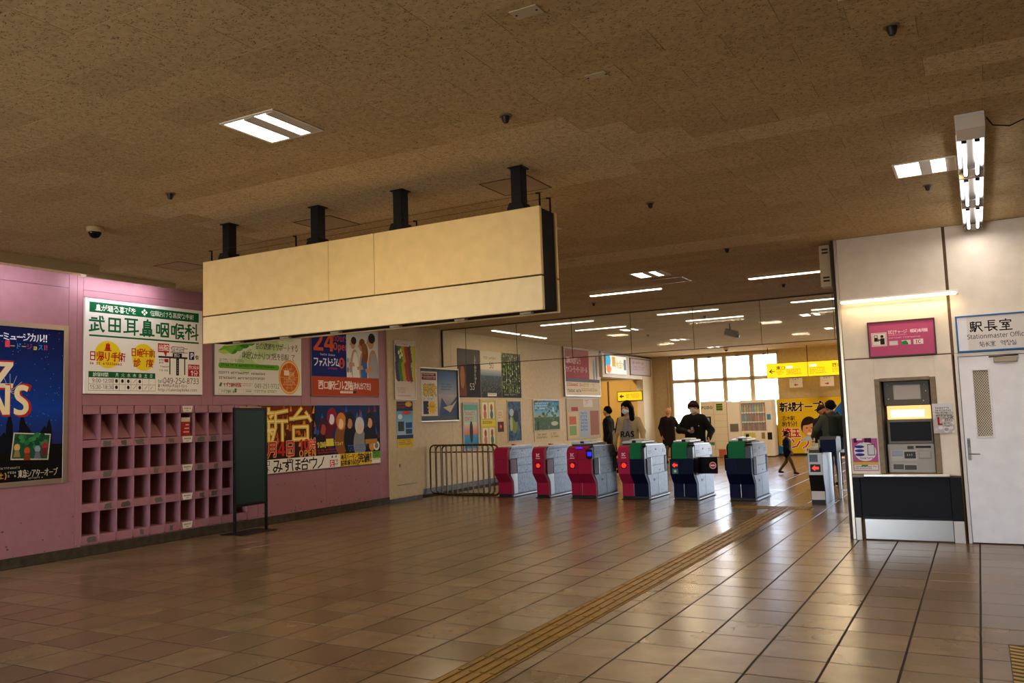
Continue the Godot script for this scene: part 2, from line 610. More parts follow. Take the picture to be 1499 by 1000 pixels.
	for e in [[-5.95, -4.75], [-4.747, -3.55]]:
		bpart(wall_far, "panel", Vector3(e[0] + 0.002, 1.86, ZF - 0.01), Vector3(e[1] - 0.002, H - 0.12, ZF + 0.012), M.beige, 0.002)
		bpart(wall_far, "panel", Vector3(e[0] + 0.002, 0.1, ZF - 0.01), Vector3(e[1] - 0.002, 1.856, ZF + 0.012), M.beige, 0.002)
	var fr := hexm("c4b088", 0.5)
	var win := struct("window_1", boxes([[Vector3(x0, 0.95, ZF - 0.12), Vector3(x0 + 0.07, 3.40, ZF + 0.03)], [Vector3(x1 - 0.06, 0.95, ZF - 0.12), Vector3(x1, 3.40, ZF + 0.03)], [Vector3(x0, 3.34, ZF - 0.12), Vector3(x1, 3.40, ZF + 0.03)], [Vector3(x0, 0.93, ZF - 0.12), Vector3(x1, 1.0, ZF + 0.05)], [Vector3(x0, 2.51, ZF - 0.1), Vector3(x1, 2.63, ZF + 0.03)]], 0.004), fr)
	var xs := [x0, -8.72, -7.74, -6.83, x1]
	for i in range(1, 4):
		bpart(win, "mullion", Vector3(xs[i] - 0.07, 0.95, ZF - 0.1), Vector3(xs[i] + 0.07, 3.40, ZF + 0.03), fr, 0.004)
	var pane := mat(Color(0.97, 0.98, 1.0, 0.12), 0.05)
	pane.transparency = BaseMaterial3D.TRANSPARENCY_ALPHA
	M.pane = pane
	for i in 4:
		bpart(win, "pane", Vector3(xs[i] + 0.06, 1.0, ZF - 0.05), Vector3(xs[i + 1] - 0.06, 2.53, ZF - 0.044), pane)
		bpart(win, "pane", Vector3(xs[i] + 0.06, 2.62, ZF - 0.05), Vector3(xs[i + 1] - 0.06, 3.34, ZF - 0.044), pane)
		bpart(win, "latch", Vector3((xs[i] + xs[i + 1]) / 2 - 0.06, 3.33, ZF + 0.03), Vector3((xs[i] + xs[i + 1]) / 2 + 0.06, 3.37, ZF + 0.045), M.steel_dark, 0.003)
	# office block
	struct("wall_office", boxes([[Vector3(-1.63, -0.1, -11.5), Vector3(4.2, H, ZO - 0.22)], [Vector3(-0.66, 0.0, ZO - 0.23), Vector3(-0.515, H, ZO)], [Vector3(-1.63, 1.81, ZO - 0.23), Vector3(-0.655, H, ZO)], [Vector3(-1.63, 0.0, ZO - 0.23), Vector3(-1.30, 1.82, ZO)], [Vector3(-1.31, 0.0, ZO - 0.23), Vector3(-0.65, 0.745, ZO)], [Vector3(-0.52, 2.04, ZO - 0.23), Vector3(4.2, H, ZO)], [Vector3(0.42, 0.0, ZO - 0.23), Vector3(4.2, 2.05, ZO)]]), hexm("6b5238", 0.6))
	var wo := get_node("wall_office")
	for e in [[-1.632, -0.528, 2.060, 3.468], [-0.497, 4.0, 2.055, 3.468], [-1.632, -1.322, 0.72, 2.046], [-1.322, -0.702, 1.81, 2.046], [-0.702, -0.528, 0.72, 2.046], [0.43, 4.0, 0.0, 2.046]]:
		bpart(wo, "panel", Vector3(e[0], e[2], ZO - 0.002), Vector3(e[1], e[3], ZO + 0.010), M.cream, 0.002)
	# right side closed by the office and a plain wall; past the gates the hall ends in a wide exit in the far wall
	struct("wall_right", boxes([[Vector3(4.0, -0.1, -5.5), Vector3(4.2, H, 9)]]), M.off)
	struct("wall_right_far", boxes([[Vector3(1.6, -0.1, ZF), Vector3(1.8, H, -11.4)]]), M.off)
	struct("wall_rear", boxes([[Vector3(-10.4, -0.1, 8.6), Vector3(4.2, 0.5, 8.8)], [Vector3(-10.4, 2.9, 8.6), Vector3(4.2, H, 8.8)], [Vector3(-10.4, 0.4, 8.6), Vector3(-8.6, H, 8.8)], [Vector3(-3.2, 0.4, 8.6), Vector3(4.2, H, 8.8)]]), M.off)

# ---------------------------------------------------------------- lamps
const WARM := Color(1.0, 0.88, 0.70)
const COOL := Color(1.0, 0.97, 0.93)

func square_lights() -> void:
	var lit := glow(Color(1.0, 0.95, 0.87), 3.2)
	var fm := hexm("e8dfd2", 0.4)
	var spots := [[-4.23, 1.015, "square recessed ceiling light in front of the hanging cream sign"], [-4.23, -2.65, "square recessed ceiling light behind the hanging cream sign"], [-7.9, 1.015, "square recessed ceiling light by the pink wall, out over the near floor"], [-7.9, -2.65, "square recessed ceiling light between hanging sign and pink wall"], [-0.55, -2.68, "square recessed ceiling light beside the long twin-tube fitting"], [-0.52, 1.015, "square recessed ceiling light at the near edge of the ceiling"], [-4.23, -6.28, "square recessed ceiling light beside an open ceiling hatch"], [-7.9, -6.28, "square recessed ceiling light over the ticket gate approach by the pillar"]]
	for e in [[-7.26, -13.45, "square recessed ceiling light past the glass screen above the masked person"], [-3.24, -13.5, "square recessed ceiling light past the glass screen above the walking child"], [-7.24, -17.05, "square recessed ceiling light past the glass screen between two dark detectors"], [-3.3, -17.1, "square recessed ceiling light past the glass screen near the box camera"], [-7.24, -20.6, "square recessed ceiling light beside the far dome camera"], [-3.3, -20.6, "square recessed ceiling light in front of the hanging yellow sign"], [-11.4, -20.6, "square recessed ceiling light inside the side passage"]]:
		spots.append(e)
	for s in spots:
		var t := thing("ceiling_light", s[2], "ceiling light", Vector3(s[0], H, s[1]), PI / 2, "square recessed ceiling lights")
		var w := 0.235
		part(t, "frame", boxes([[Vector3(-w, -0.008, -w), Vector3(w, 0.004, -w + 0.022)], [Vector3(-w, -0.008, w - 0.022), Vector3(w, 0.004, w)], [Vector3(-w, -0.008, -w + 0.022), Vector3(-w + 0.022, 0.004, w - 0.022)], [Vector3(w - 0.022, -0.008, -w + 0.022), Vector3(w, 0.004, w - 0.022)]], 0.002), fm)
		bpart(t, "diffuser", Vector3(-w + 0.02, -0.004, -w + 0.02), Vector3(w - 0.02, 0.0, w - 0.02), lit)
		var b := MB.new()
		for z in [-0.005, 0.185]:
			b.xf = Transform3D(Basis(Vector3.UP, PI / 2), Vector3(0, 0, 0))
			b.prism(PackedVector2Array([Vector2(-z - 0.055, -0.006), Vector2(-z + 0.03, -0.016), Vector2(-z + 0.03, -0.004), Vector2(-z - 0.055, -0.004)]), -w + 0.022, w - 0.022)
		part(t, "reflector_blade", b.done(), hexm("cfc6b8", 0.5))
		lamp_area(Vector3(s[0], H - 0.03, s[1]), Vector2(0.42, 0.42), WARM, 1.2 if s[1] > -10.0 else (1.0 if s[1] > -16.0 else 3.0))

func linear_lights() -> void:
	var lit := glow(Color(1.0, 0.95, 0.84), 4.0)
	var fm := hexm("d8cfbe", 0.4)
	var spots := []
	var where := [[-8.32, "close to the beige wall"], [-5.73, "in the middle of the hall"], [-3.17, "close to the office corner"]]
	for w in where:
		var x: float = w[0]
		spots.append([x, -7.58, "ceiling tube light before the glass smoke screen, " + ("under the open hatch" if x < -5.0 else w[1])])
		spots.append([x - 0.02, -10.92, "ceiling tube light just past the glass screen, " + w[1]])
		spots.append([x + 0.08, -12.48, "second-row ceiling tube light past the glass screen, " + w[1]])
	for s in spots:
		if s[0] < -8.0 and s[1] > -8.0:
			continue
		var t := thing("tube_light", s[2], "tube light", Vector3(s[0], H, s[1]), 0.0, "ceiling tube lights over the gates")
		bpart(t, "housing", Vector3(0, -0.02, -0.045), Vector3(1.23, 0.0, 0.045), fm, 0.003)
		bpart(t, "lens", Vector3(0.015, -0.032, -0.032), Vector3(1.215, -0.019, 0.032), lit, 0.004)
		lamp_area(Vector3(s[0] + 0.615, H - 0.045, s[1]), Vector2(1.2, 0.06), WARM, 0.5)
	for k in 2:
		var t := thing("tube_light", ["ceiling tube light along the beige wall, end nearest the glass screen", "ceiling tube light along the beige wall, deeper past the glass screen"][k], "tube light", Vector3(-9.57, H, -11.0 - 1.4 * k), 0.0, "tube lights along the beige wall")
		bpart(t, "housing", Vector3(-0.045, -0.02, -1.23), Vector3(0.045, 0.0, 0), fm, 0.003)
		bpart(t, "lens", Vector3(-0.032, -0.032, -1.215), Vector3(0.032, -0.019, -0.015), lit, 0.004)
		lamp_area(Vector3(-9.57, H - 0.045, -11.6 - 1.4 * k), Vector2(0.06, 1.2), WARM, 0.4)

func wall_lamps() -> void:
	# reflector battens that wash the top of the pink wall
	var hous := hexm("a39067", 0.6)
	var lit := glow(Color(1.0, 0.95, 0.97), 1.2)
	var a := thing("wall_washer", "long beige reflector batten at ceiling above dark blue poster", "wall washer lamp", Vector3(-9.3, H, -0.1), 0.0, "beige wall washer lamps above the pink wall")
	bpart(a, "reflector", Vector3(-0.02, -0.12, -1.20), Vector3(0.0, 0.0, 3.0), hous, 0.003)
	bpart(a, "top_plate", Vector3(-0.16, -0.03, -1.20), Vector3(-0.02, 0.0, 3.0), hous, 0.003)
	part(a, "tube", boxes([[Vector3(-0.10, -0.06, -1.15), Vector3(-0.07, -0.035, 2.95)]], 0.008), lit)
	lamp_area(Vector3(-9.44, H - 0.09, 0.9), Vector2(0.06, 4.0), Color(0.92, 0.93, 1.0), 1.4, false, Vector3(-0.85, -0.5, 0))
	var b := thing("wall_washer", "short beige reflector batten at ceiling above green clinic sign", "wall washer lamp", Vector3(-9.66, H, -2.0), 0.0, "beige wall washer lamps above the pink wall")
	bpart(b, "reflector", Vector3(-0.015, -0.075, -0.68), Vector3(0.0, 0.0, 0.62), hous, 0.003)
	bpart(b, "top_plate", Vector3(-0.12, -0.025, -0.68), Vector3(-0.015, 0.0, 0.62), hous, 0.003)
	bpart(b, "end_cap", Vector3(-0.12, -0.075, 0.60), Vector3(-0.015, -0.025, 0.62), M.off, 0.003)
	part(b, "tube", boxes([[Vector3(-0.09, -0.05, -0.62), Vector3(-0.065, -0.028, 0.58)]], 0.008), lit)
	lamp_area(Vector3(-9.79, H - 0.075, -2.03), Vector2(0.05, 1.2), Color(0.92, 0.93, 1.0), 0.36, false, Vector3(-0.75, -0.65, 0))
	# tube on the office wall
	var o := thing("office_tube_light", "slim white tube light on cream wall above the pink sign", "tube light", Vector3(-1.025, 2.722, ZO + 0.01))
	bpart(o, "housing", Vector3(-0.617, -0.018, 0), Vector3(0.617, 0.03, 0.05), M.white, 0.004)
	part(o, "tube", boxes([[Vector3(-0.60, -0.022, 0.012), Vector3(0.60, 0.006, 0.062)]], 0.010), glow(WARM, 3.0))
	lamp_area(Vector3(-1.025, 2.69, ZO + 0.10), Vector2(1.15, 0.05), WARM, 0.24, false, Vector3(0, -0.93, 0.36))
	# long twin-tube fitting on the ceiling in front of the office
	var f := thing("twin_tube_fitting", "long ceiling fitting with three pairs of bare tubes and mirrored reflector", "light fitting", Vector3(-0.215, H, -3.4))
	var mir := hexm("989288", 0.28, 1.0)
	bpart(f, "tray", Vector3(-0.09, -0.02, -2.0), Vector3(0.09, 0.0, 2.0), M.white, 0.003)
	bpart(f, "end_plate", Vector3(-0.09, -0.11, 1.72), Vector3(0.09, -0.02, 2.0), hexm("e6dccd", 0.4), 0.003)
	var rf := MB.new()
	rf.xf = Transform3D(Basis(), Vector3())
	rf.quad(Vector3(0.03, -0.025, -1.98), Vector3(0.03, -0.025, 1.72), Vector3(0.09, -0.055, 1.72), Vector3(0.09, -0.055, -1.98))
	rf.quad(Vector3(-0.03, -0.025, 1.72), Vector3(-0.03, -0.025, -1.98), Vector3(-0.09, -0.055, -1.98), Vector3(-0.09, -0.055, 1.72))
	rf.quad(Vector3(-0.03, -0.024, -1.98), Vector3(-0.03, -0.024, 1.72), Vector3(0.03, -0.024, 1.72), Vector3(0.03, -0.024, -1.98))
	rf.box(Vector3(0.092, -0.037, -0.13), Vector3(0.006, 0.04, 3.7))
	rf.box(Vector3(-0.092, -0.037, -0.13), Vector3(0.006, 0.04, 3.7))
	part(f, "reflector", rf.done(), mir)
	var tl := glow(Color(0.98, 0.97, 1.0), 5.0)
	for k in 3:
		var z1 := 1.66 - 1.22 * k
		for sx in [-0.042, 0.042]:
			var tb := MB.new()
			tb.tube([Vector3(sx, -0.085, z1 - 0.08), Vector3(sx, -0.085, z1 - 1.08)], 0.0125, 10)
			part(f, "tube", tb.done(), tl)
			for zz in [z1 - 0.055, z1 - 1.105]:
				part(f, "socket", bmesh(Vector3(0.034, 0.05, 0.03), 0.006), M.dark, Vector3(sx, -0.075, zz))
		bpart(f, "cross_rib", Vector3(-0.09, -0.10, z1 - 1.17), Vector3(0.09, -0.03, z1 - 1.14), hexm("8a7a66", 0.4), 0.002)
	lamp_area(Vector3(-0.215, H - 0.125, -3.5), Vector2(0.13, 3.6), Color(1.0, 0.96, 0.94), 1.0)
	var cab := MB.new()
	cab.tube([Vector3(0.045, -0.04, -1.46), Vector3(0.08, -0.09, -1.5), Vector3(0.18, -0.10, -1.55), Vector3(0.28, -0.05, -1.6), Vector3(0.33, -0.04, -1.62)], 0.005, 6)
	var cb := part(self, "power_cable", cab.done(), M.black, Vector3(-0.16, H, 0.02))
	tag(cb, "thin black cable looping from twin-tube fitting along the ceiling", "cable")
	var jb := thing("junction_box", "small white junction box with black plug on the ceiling", "junction box", Vector3(0.22, H, -1.6))
	bpart(jb, "body", Vector3(-0.05, -0.05, -0.06), Vector3(0.06, 0.0, 0.06), M.white, 0.004)
	bpart(jb, "plug", Vector3(-0.04, -0.09, -0.03), Vector3(0.03, -0.05, 0.03), M.black, 0.006)

func ceiling_bits() -> void:
	var head := MB.new()
	head.lathe(Vector3(), [[0.0, -0.055], [0.016, -0.05], [0.024, -0.03], [0.028, -0.012], [0.028, 0.0]], 14)
	var head_m := head.done()
	var plate := cyl(0.042, -0.008, 0.0, 18)
	for s in [[-6.06, 0.33, "near the dome camera"], [-2.854, 0.33, "in front of the right end of the hanging sign"], [-0.553, 0.33, "ahead of the twin-tube fitting"], [-2.85, -2.42, "behind the right end of the hanging sign"], [-0.559, -3.34, "between a square light and the twin-tube fitting"], [-2.839, -5.12, "between the hanging sign and the speaker box"], [-6.08, -8.55, "beside the tube light under the open hatch"], [-2.86, -8.63, "close to a pale smoke detector"], [-5.1, -12.0, "past the glass screen near the box camera"], [-7.4, -15.0, "past the glass screen between square lights"]]:
		var t := thing("heat_detector", "small dark heat detector on ceiling " + s[2], "heat detector", Vector3(s[0], H, s[1]), 0.0, "small dark ceiling detectors")
		part(t, "base", plate, hexm("7d6a4c", 0.6))
		part(t, "head", head_m, hexm("2a2521", 0.35))
	for s in [[-4.68, -4.64, "behind the hanging sign"], [-3.165, -8.23, "beside a tube light near the office corner"]]:
		var t := thing("smoke_detector", "pale round smoke detector " + s[2], "smoke detector", Vector3(s[0], H, s[1]), 0.0, "pale smoke detectors")
		part(t, "body", cyl(0.055, -0.035, 0.0, 18, 0.01), hexm("b7a486", 0.6))
	var d := thing("dome_camera", "beige dome security camera with black glass half-ball near pink wall", "security camera", Vector3(-7.583, H, -0.044))
	part(d, "base", cyl(0.075, -0.055, 0.0, 20, 0.012), hexm("b9a27a", 0.5))
	var bl := MB.new()
	bl.lathe(Vector3(0, -0.05, 0), [[0.0, -0.065], [0.025, -0.06], [0.045, -0.045], [0.058, -0.02], [0.06, 0.0]], 18)
	part(d, "dome", bl.done(), hexm("0c0c0e", 0.08))
	var d2 := thing("dome_camera", "small dome security camera on ceiling near far windows", "security camera", Vector3(-7.1, H, -21.3))
	part(d2, "base", cyl(0.08, -0.06, 0.0, 16, 0.01), hexm("cbb58c", 0.5))
	part(d2, "dome", bl.done(), hexm("15130f", 0.1))
	# aimed box camera on a stem behind the smoke screen
	var p := thing("box_camera", "dark boxy camera on ceiling stem seen through glass screen", "security camera", Vector3(-5.10, H, -14.0))
	part(p, "stem", cyl(0.02, -0.14, 0.0, 10), M.dark)
	part(p, "body", bmesh(Vector3(0.30, 0.15, 0.22), 0.02), hexm("3a352e", 0.5), Vector3(0.02, -0.22, 0), Vector3(0, 0.3, -0.3))
	part(p, "lens", cyl(0.045, 0.0, 0.07, 12), M.black, Vector3(0.15, -0.28, 0.05), Vector3(0, 0, -1.9))
	for s in [[-2.08, 1.5, "larger pale screwed cover plate on the ceiling ahead of the other plate", 1.0], [-2.095, 0.6, "smaller pale cover plate on the ceiling nearer the hanging sign", 0.85]]:
		var t := thing("ceiling_plate", s[2], "cover plate", Vector3(s[0], H, s[1]), 0.0, "small ceiling cover plates")
		bpart(t, "plate", Vector3(-0.075 * s[3], -0.006, -0.045 * s[3]), Vector3(0.075 * s[3], 0.0, 0.045 * s[3]), hexm("c9b897", 0.6), 0.002)
		for sx in [-0.055, 0.055]:
			part(t, "screw", cyl(0.006, -0.009, -0.005, 8), M.dark, Vector3(sx, 0, 0))
	var hatches := [[-3.60, -1.17, "closed square access hatch with dark rim above the sign poles"], [-5.75, -1.25, "closed square access hatch with dark rim near second sign pole"], [-8.6, -1.9, "closed square access hatch by the pink wall"]]
	for s in hatches:
		var t := thing("access_hatch", s[2], "access hatch", Vector3(s[0], H, s[1]), 0.0, "ceiling access hatches")
		part(t, "rim", boxes([[Vector3(-0.23, -0.004, -0.23), Vector3(0.23, 0.002, -0.222)], [Vector3(-0.23, -0.004, 0.222), Vector3(0.23, 0.002, 0.23)], [Vector3(-0.23, -0.004, -0.23), Vector3(-0.222, 0.002, 0.23)], [Vector3(0.222, -0.004, -0.23), Vector3(0.23, 0.002, 0.23)]]), hexm("4a3d2c", 0.6))
		bpart(t, "lid", Vector3(-0.22, -0.002, -0.22), Vector3(0.22, 0.0, 0.22), hexm("b39d78", 0.9))
	var op := thing("hinged_hatch", "open ceiling hatch with metal rim beside a square light", "access hatch", Vector3(-4.15, H, -7.0))
	part(op, "rim", boxes([[Vector3(-0.24, -0.01, -0.25), Vector3(0.24, 0.0, -0.225)], [Vector3(-0.24, -0.01, 0.225), Vector3(0.24, 0.0, 0.25)], [Vector3(0.215, -0.01, -0.25), Vector3(0.24, 0.0, 0.25)]]), M.steel)

func hanging_sign() -> void:
	var s := thing("hanging_sign", "wide blank cream sign box hung from ceiling on four black poles", "sign", Vector3(-4.905, 2.31, -0.73))
	var face := speckled(Color.html("efd190"), 0.42, 0.95, 0.05, 0.5, 51)
	var low := speckled(Color.html("efd9a4"), 0.42, 0.95, 0.05, 0.5, 52)
	var w := 1.815
	for e in [[0.115, 0.15, 1.0], [-0.15, -0.115, -1.0]]:
		for q in [[-w, -0.257], [-0.254, 0.243], [0.246, w]]:
			bpart(s, "panel", Vector3(q[0], 0.268, e[0]), Vector3(q[1], 0.79, e[1]), face, 0.003)
		bpart(s, "lower_panel", Vector3(-w, 0.0, e[0]), Vector3(w, 0.256, e[1]), low, 0.003)
	bpart(s, "core", Vector3(-w + 0.02, 0.01, -0.116), Vector3(w - 0.012, 0.785, 0.116), hexm("0a0806", 0.8), 0.003)
	for x in [-1.5, -0.9, -0.3, 0.35, 1.0, 1.6]:
		bpart(s, "clip", Vector3(x - 0.05, -0.006, -0.02), Vector3(x + 0.05, 0.012, 0.03), hexm("c8bda0", 0.5), 0.002)
	for x in [-1.619, -0.499, 0.422, 1.567]:
		bpart(s, "pole", Vector3(x - 0.048, 0.78, -0.048), Vector3(x + 0.048, 1.158, 0.048), hexm("080707", 0.65), 0.006)
		var b := MB.new()
		b.xf = Transform3D(Basis(), Vector3(x, 0, 0))
		b.prism(PackedVector2Array([Vector2(-0.075, 0.785), Vector2(0.075, 0.785), Vector2(0.075, 0.815), Vector2(0.05, 0.87), Vector2(-0.05, 0.87), Vector2(-0.075, 0.815)]), -0.075, 0.075)
		part(s, "collar", b.done(), hexm("080707", 0.65))
		bpart(s, "ceiling_flange", Vector3(x - 0.065, 1.15, -0.065), Vector3(x + 0.065, 1.159, 0.065), hexm("141212", 0.4), 0.003)
	for x in [-1.76, -0.68, 0.52, 1.79]:
		for zz in [0.09, -0.09]:
			var h := MB.new()
			h.tube([Vector3(x, 0.78, zz), Vector3(x, 0.90, zz), Vector3(x - 0.03, 0.905, zz)], 0.009, 6)
			part(s, "hook", h.done(), M.black)
	for zz in [0.09, -0.09]:
		var wr := MB.new()
		wr.tube([Vector3(-w, 0.905, zz), Vector3(w, 0.905, zz)], 0.0016, 5)
		part(s, "wire", wr.done(), M.dark)

# ---------------------------------------------------------------- office front
func office() -> void:
	var post := struct("trim_2", boxes([[Vector3(-1.70, 0, ZO - 0.06), Vector3(-1.668, H, ZO + 0.012)]], 0.003), hexm("33291f", 0.5))
	bpart(post, "steel_edge", Vector3(-1.668, 0, ZO - 0.05), Vector3(-1.634, H, ZO + 0.02), hexm("b8aa92", 0.3, 1.0), 0.004)
	# ledge, dark apron and steel kick plates
	var c := thing("service_counter", "dark counter front under the ticket machine with steel ledge and kick plate", "counter", Vector3(-1.1, 0, ZO + 0.0125))
	bpart(c, "ledge", Vector3(-0.40, 0.715, 0), Vector3(0.47, 0.742, 0.11), hexm("c9c1b2", 0.28, 1.0), 0.004)
	bpart(c, "ledge_end", Vector3(-0.53, 0.705, 0), Vector3(-0.40, 0.742, 0.09), hexm("6b6250", 0.4, 0.6), 0.004)
	bpart(c, "apron", Vector3(-0.45, 0.265, 0), Vector3(0.46, 0.712, 0.028), hexm("0a0a0f", 0.6), 0.003)
	bpart(c, "side_column", Vector3(-0.53, 0.25, 0), Vector3(-0.452, 0.705, 0.04), hexm("09090d", 0.6), 0.003)
	bpart(c, "side_column", Vector3(0.462, 0.235, 0), Vector3(0.572, 0.705, 0.04), hexm("09090d", 0.6), 0.003)
	bpart(c, "kick_plate", Vector3(-0.43, 0.012, 0), Vector3(0.46, 0.235, 0.012), hexm("b8b2a6", 0.3, 1.0), 0.002)
	bpart(c, "shadow_strip", Vector3(-0.45, 0.235, 0), Vector3(0.46, 0.265, 0.006), M.black)  # black strip painted in as the shadow between apron and kick plate
	bpart(c, "foot_post", Vector3(-0.525, 0.0, 0), Vector3(-0.465, 0.25, 0.045), hexm("cfc8bc", 0.4, 0.4), 0.003)
	bpart(c, "foot_post", Vector3(0.465, 0.0, 0), Vector3(0.57, 0.235, 0.045), hexm("cfc8bc", 0.4, 0.4), 0.003)
	# recessed machine
	var m := thing("fare_machine", "grey fare adjustment machine recessed in cream office wall", "ticket machine", Vector3(-1.012, 0.745, ZO))
	var tan_ := speckled(Color.html("8d7a5c"), 0.4, 0.85, 0.05, 1.0, 61)
	var grey := hexm("5d574e", 0.45)
	var pale := hexm("a39d94", 0.4)
	bpart(m, "frame_side", Vector3(-0.318, 0, -0.02), Vector3(-0.262, 1.065, 0.022), tan_, 0.003)
	bpart(m, "frame_side", Vector3(0.252, 0, -0.02), Vector3(0.310, 1.065, 0.022), tan_, 0.003)
	bpart(m, "frame_top", Vector3(-0.262, 1.035, -0.02), Vector3(0.252, 1.072, 0.022), tan_, 0.003)
	bpart(m, "back", Vector3(-0.32, 0, -0.22), Vector3(0.31, 1.065, -0.16), hexm("3c3831", 0.5))
	bpart(m, "reveal", Vector3(-0.263, 0, -0.2), Vector3(-0.25, 1.05, 0.0), hexm("4a443a", 0.5))
	var up := bpart(m, "upper_panel", Vector3(-0.235, 0.76, -0.17), Vector3(0.235, 1.03, -0.09), grey, 0.004)
	bpart(up, "cover_plate", Vector3(-0.135, -0.075, 0.035), Vector3(0.15, 0.10, 0.052), hexm("b5aca0", 0.35), 0.012)
	for q in [[-0.19, 0.10], [-0.19, -0.06], [0.19, 0.09], [0.20, 0.02], [0.17, -0.09]]:
		bpart(up, "screw", Vector3(q[0] - 0.005, q[1] - 0.006, 0.038), Vector3(q[0] + 0.005, q[1] + 0.006, 0.044), M.white, 0.002)
	var hd := bpart(m, "header_panel", Vector3(-0.215, 0.60, -0.16), Vector3(0.235, 0.755, -0.10), glow(Color(1.0, 0.80, 0.50), 0.42), 0.004)
	bpart(hd, "lit_label", Vector3(-0.19, -0.055, 0.028), Vector3(0.16, 0.030, 0.034), glow(Color(1.0, 0.93, 0.80), 0.62), 0.002)
	var sc := bpart(m, "screen_bezel", Vector3(-0.225, 0.325, -0.16), Vector3(0.24, 0.595, -0.10), hexm("6c665d", 0.4), 0.005)
	bpart(sc, "screen", Vector3(-0.205, -0.105, 0.026), Vector3(0.215, 0.11, 0.034), hexm("080706", 0.55), 0.002)
	var cn := bpart(m, "console", Vector3(-0.235, 0.0, -0.16), Vector3(0.242, 0.322, -0.075), pale, 0.006)
	for q in [[-0.195, -0.085, 0.03, 0.085, "8f99a2"], [-0.07, 0.045, 0.0, 0.075, "26221f"], [-0.19, -0.085, -0.12, -0.065, "4a463f"], [-0.075, 0.045, -0.125, -0.075, "3c3832"], [0.05, 0.205, 0.115, 0.14, "171513"], [-0.035, 0.03, 0.105, 0.138, "33302b"]]:
		bpart(cn, "slot", Vector3(q[0], q[2], 0.036), Vector3(q[1], q[3], 0.047), hexm(q[4], 0.3), 0.003)
	bpart(cn, "tray_surround", Vector3(-0.215, -0.03, 0.03), Vector3(0.06, 0.1, 0.043), hexm("b3ada4", 0.4), 0.005)
	bpart(cn, "tray_surround", Vector3(-0.215, -0.14, 0.03), Vector3(0.06, -0.05, 0.043), hexm("aaa49b", 0.4), 0.005)
	bpart(cn, "receipt_box", Vector3(0.075, 0.0, 0.03), Vector3(0.205, 0.085, 0.065), hexm("a8a299", 0.4), 0.008)
	for q in 3:
		bpart(cn, "coin_light", Vector3(-0.04 + 0.022 * q, 0.03, 0.046), Vector3(-0.034 + 0.022 * q, 0.05, 0.05), hexm("d8cfae", 0.4))
	# door
	var d := struct("door_1", boxes([[Vector3(-0.50, 0.0, ZO - 0.1), Vector3(-0.468, 2.05, ZO + 0.03)], [Vector3(0.405, 0.0, ZO - 0.1), Vector3(0.43, 2.05, ZO + 0.03)], [Vector3(-0.468, 2.012, ZO - 0.1), Vector3(0.405, 2.05, ZO + 0.03)]], 0.003), hexm("dcd8d2", 0.4))
	var leaf_m := speckled(Color.html("f6f6f9"), 0.36, 0.96, 0.03, 0.6, 62)
	var lf := part(d, "leaf", boxes([[Vector3(-0.463, 0.012, ZO - 0.03), Vector3(-0.335, 2.008, ZO + 0.012)], [Vector3(-0.335, 0.012, ZO - 0.03), Vector3(-0.188, 1.142, ZO + 0.012)], [Vector3(-0.335, 1.855, ZO - 0.03), Vector3(-0.188, 2.008, ZO + 0.012)], [Vector3(-0.188, 0.012, ZO - 0.03), Vector3(0.40, 2.008, ZO + 0.012)]]), leaf_m)
	part(lf, "window_bead", boxes([[Vector3(-0.352, 1.125, ZO + 0.01), Vector3(-0.334, 1.872, ZO + 0.022)], [Vector3(-0.19, 1.125, ZO + 0.01), Vector3(-0.172, 1.872, ZO + 0.022)], [Vector3(-0.334, 1.854, ZO + 0.01), Vector3(-0.19, 1.872, ZO + 0.022)], [Vector3(-0.334, 1.125, ZO + 0.01), Vector3(-0.19, 1.143, ZO + 0.022)]], 0.003), leaf_m)
	bpart(lf, "window_back", Vector3(-0.336, 1.141, ZO - 0.03), Vector3(-0.187, 1.856, ZO - 0.022), hexm("2b2218", 0.4))
	var mesh_b := MB.new()
	var step := 0.0225
	var wx0 := -0.334
	var wx1 := -0.19
	for sg: float in [-1.0, 1.0]:
		var q := -0.2
		while q < 0.9:
			# diagonal wires clipped to the window
			var pts := []
			var ya := 1.143 + q
			var yb := ya + sg * (wx1 - wx0) * 1.35
			var a := Vector2(wx0, ya)
			var b := Vector2(wx1, yb)
			var lo := 1.143
			var hi := 1.854
			var t0 := 0.0
			var t1 := 1.0
			var dy := b.y - a.y
			var ta := (lo - a.y) / dy
			var tb := (hi - a.y) / dy
			t0 = max(t0, min(ta, tb)); t1 = min(t1, max(ta, tb))
			if t1 > t0 + 0.01:
				var p0 := a.lerp(b, t0)
				var p1 := a.lerp(b, t1)
				mesh_b.tube([Vector3(p0.x, p0.y, ZO - 0.012), Vector3(p1.x, p1.y, ZO - 0.012)], 0.0042, 5, false)
			q += step * 1.35
	part(lf, "wire_mesh", mesh_b.done(), hexm("d8cfbb", 0.4)).set_meta("kind", "stuff")
	var hp := bpart(lf, "handle_plate", Vector3(-0.443, 0.89, ZO + 0.01), Vector3(-0.413, 1.125, ZO + 0.020), M.steel, 0.008)
	for k in 5:
		for j in 2:
			bpart(hp, "key", Vector3(-0.008 + 0.01 * j, 0.02 + 0.017 * k, 0.004), Vector3(0.0 + 0.01 * j, 0.031 + 0.017 * k, 0.008), M.steel_dark, 0.002)
	var lv := MB.new()
	lv.tube([Vector3(0, -0.05, 0.0), Vector3(0, -0.05, 0.045), Vector3(0.10, -0.052, 0.05)], 0.008, 8)
	part(hp, "lever", lv.done(), M.steel)
	bpart(lf, "closer_body", Vector3(-0.13, 1.93, ZO + 0.01), Vector3(0.09, 1.985, ZO + 0.05), hexm("b5a890", 0.4, 0.5), 0.006)
	var ca := MB.new()
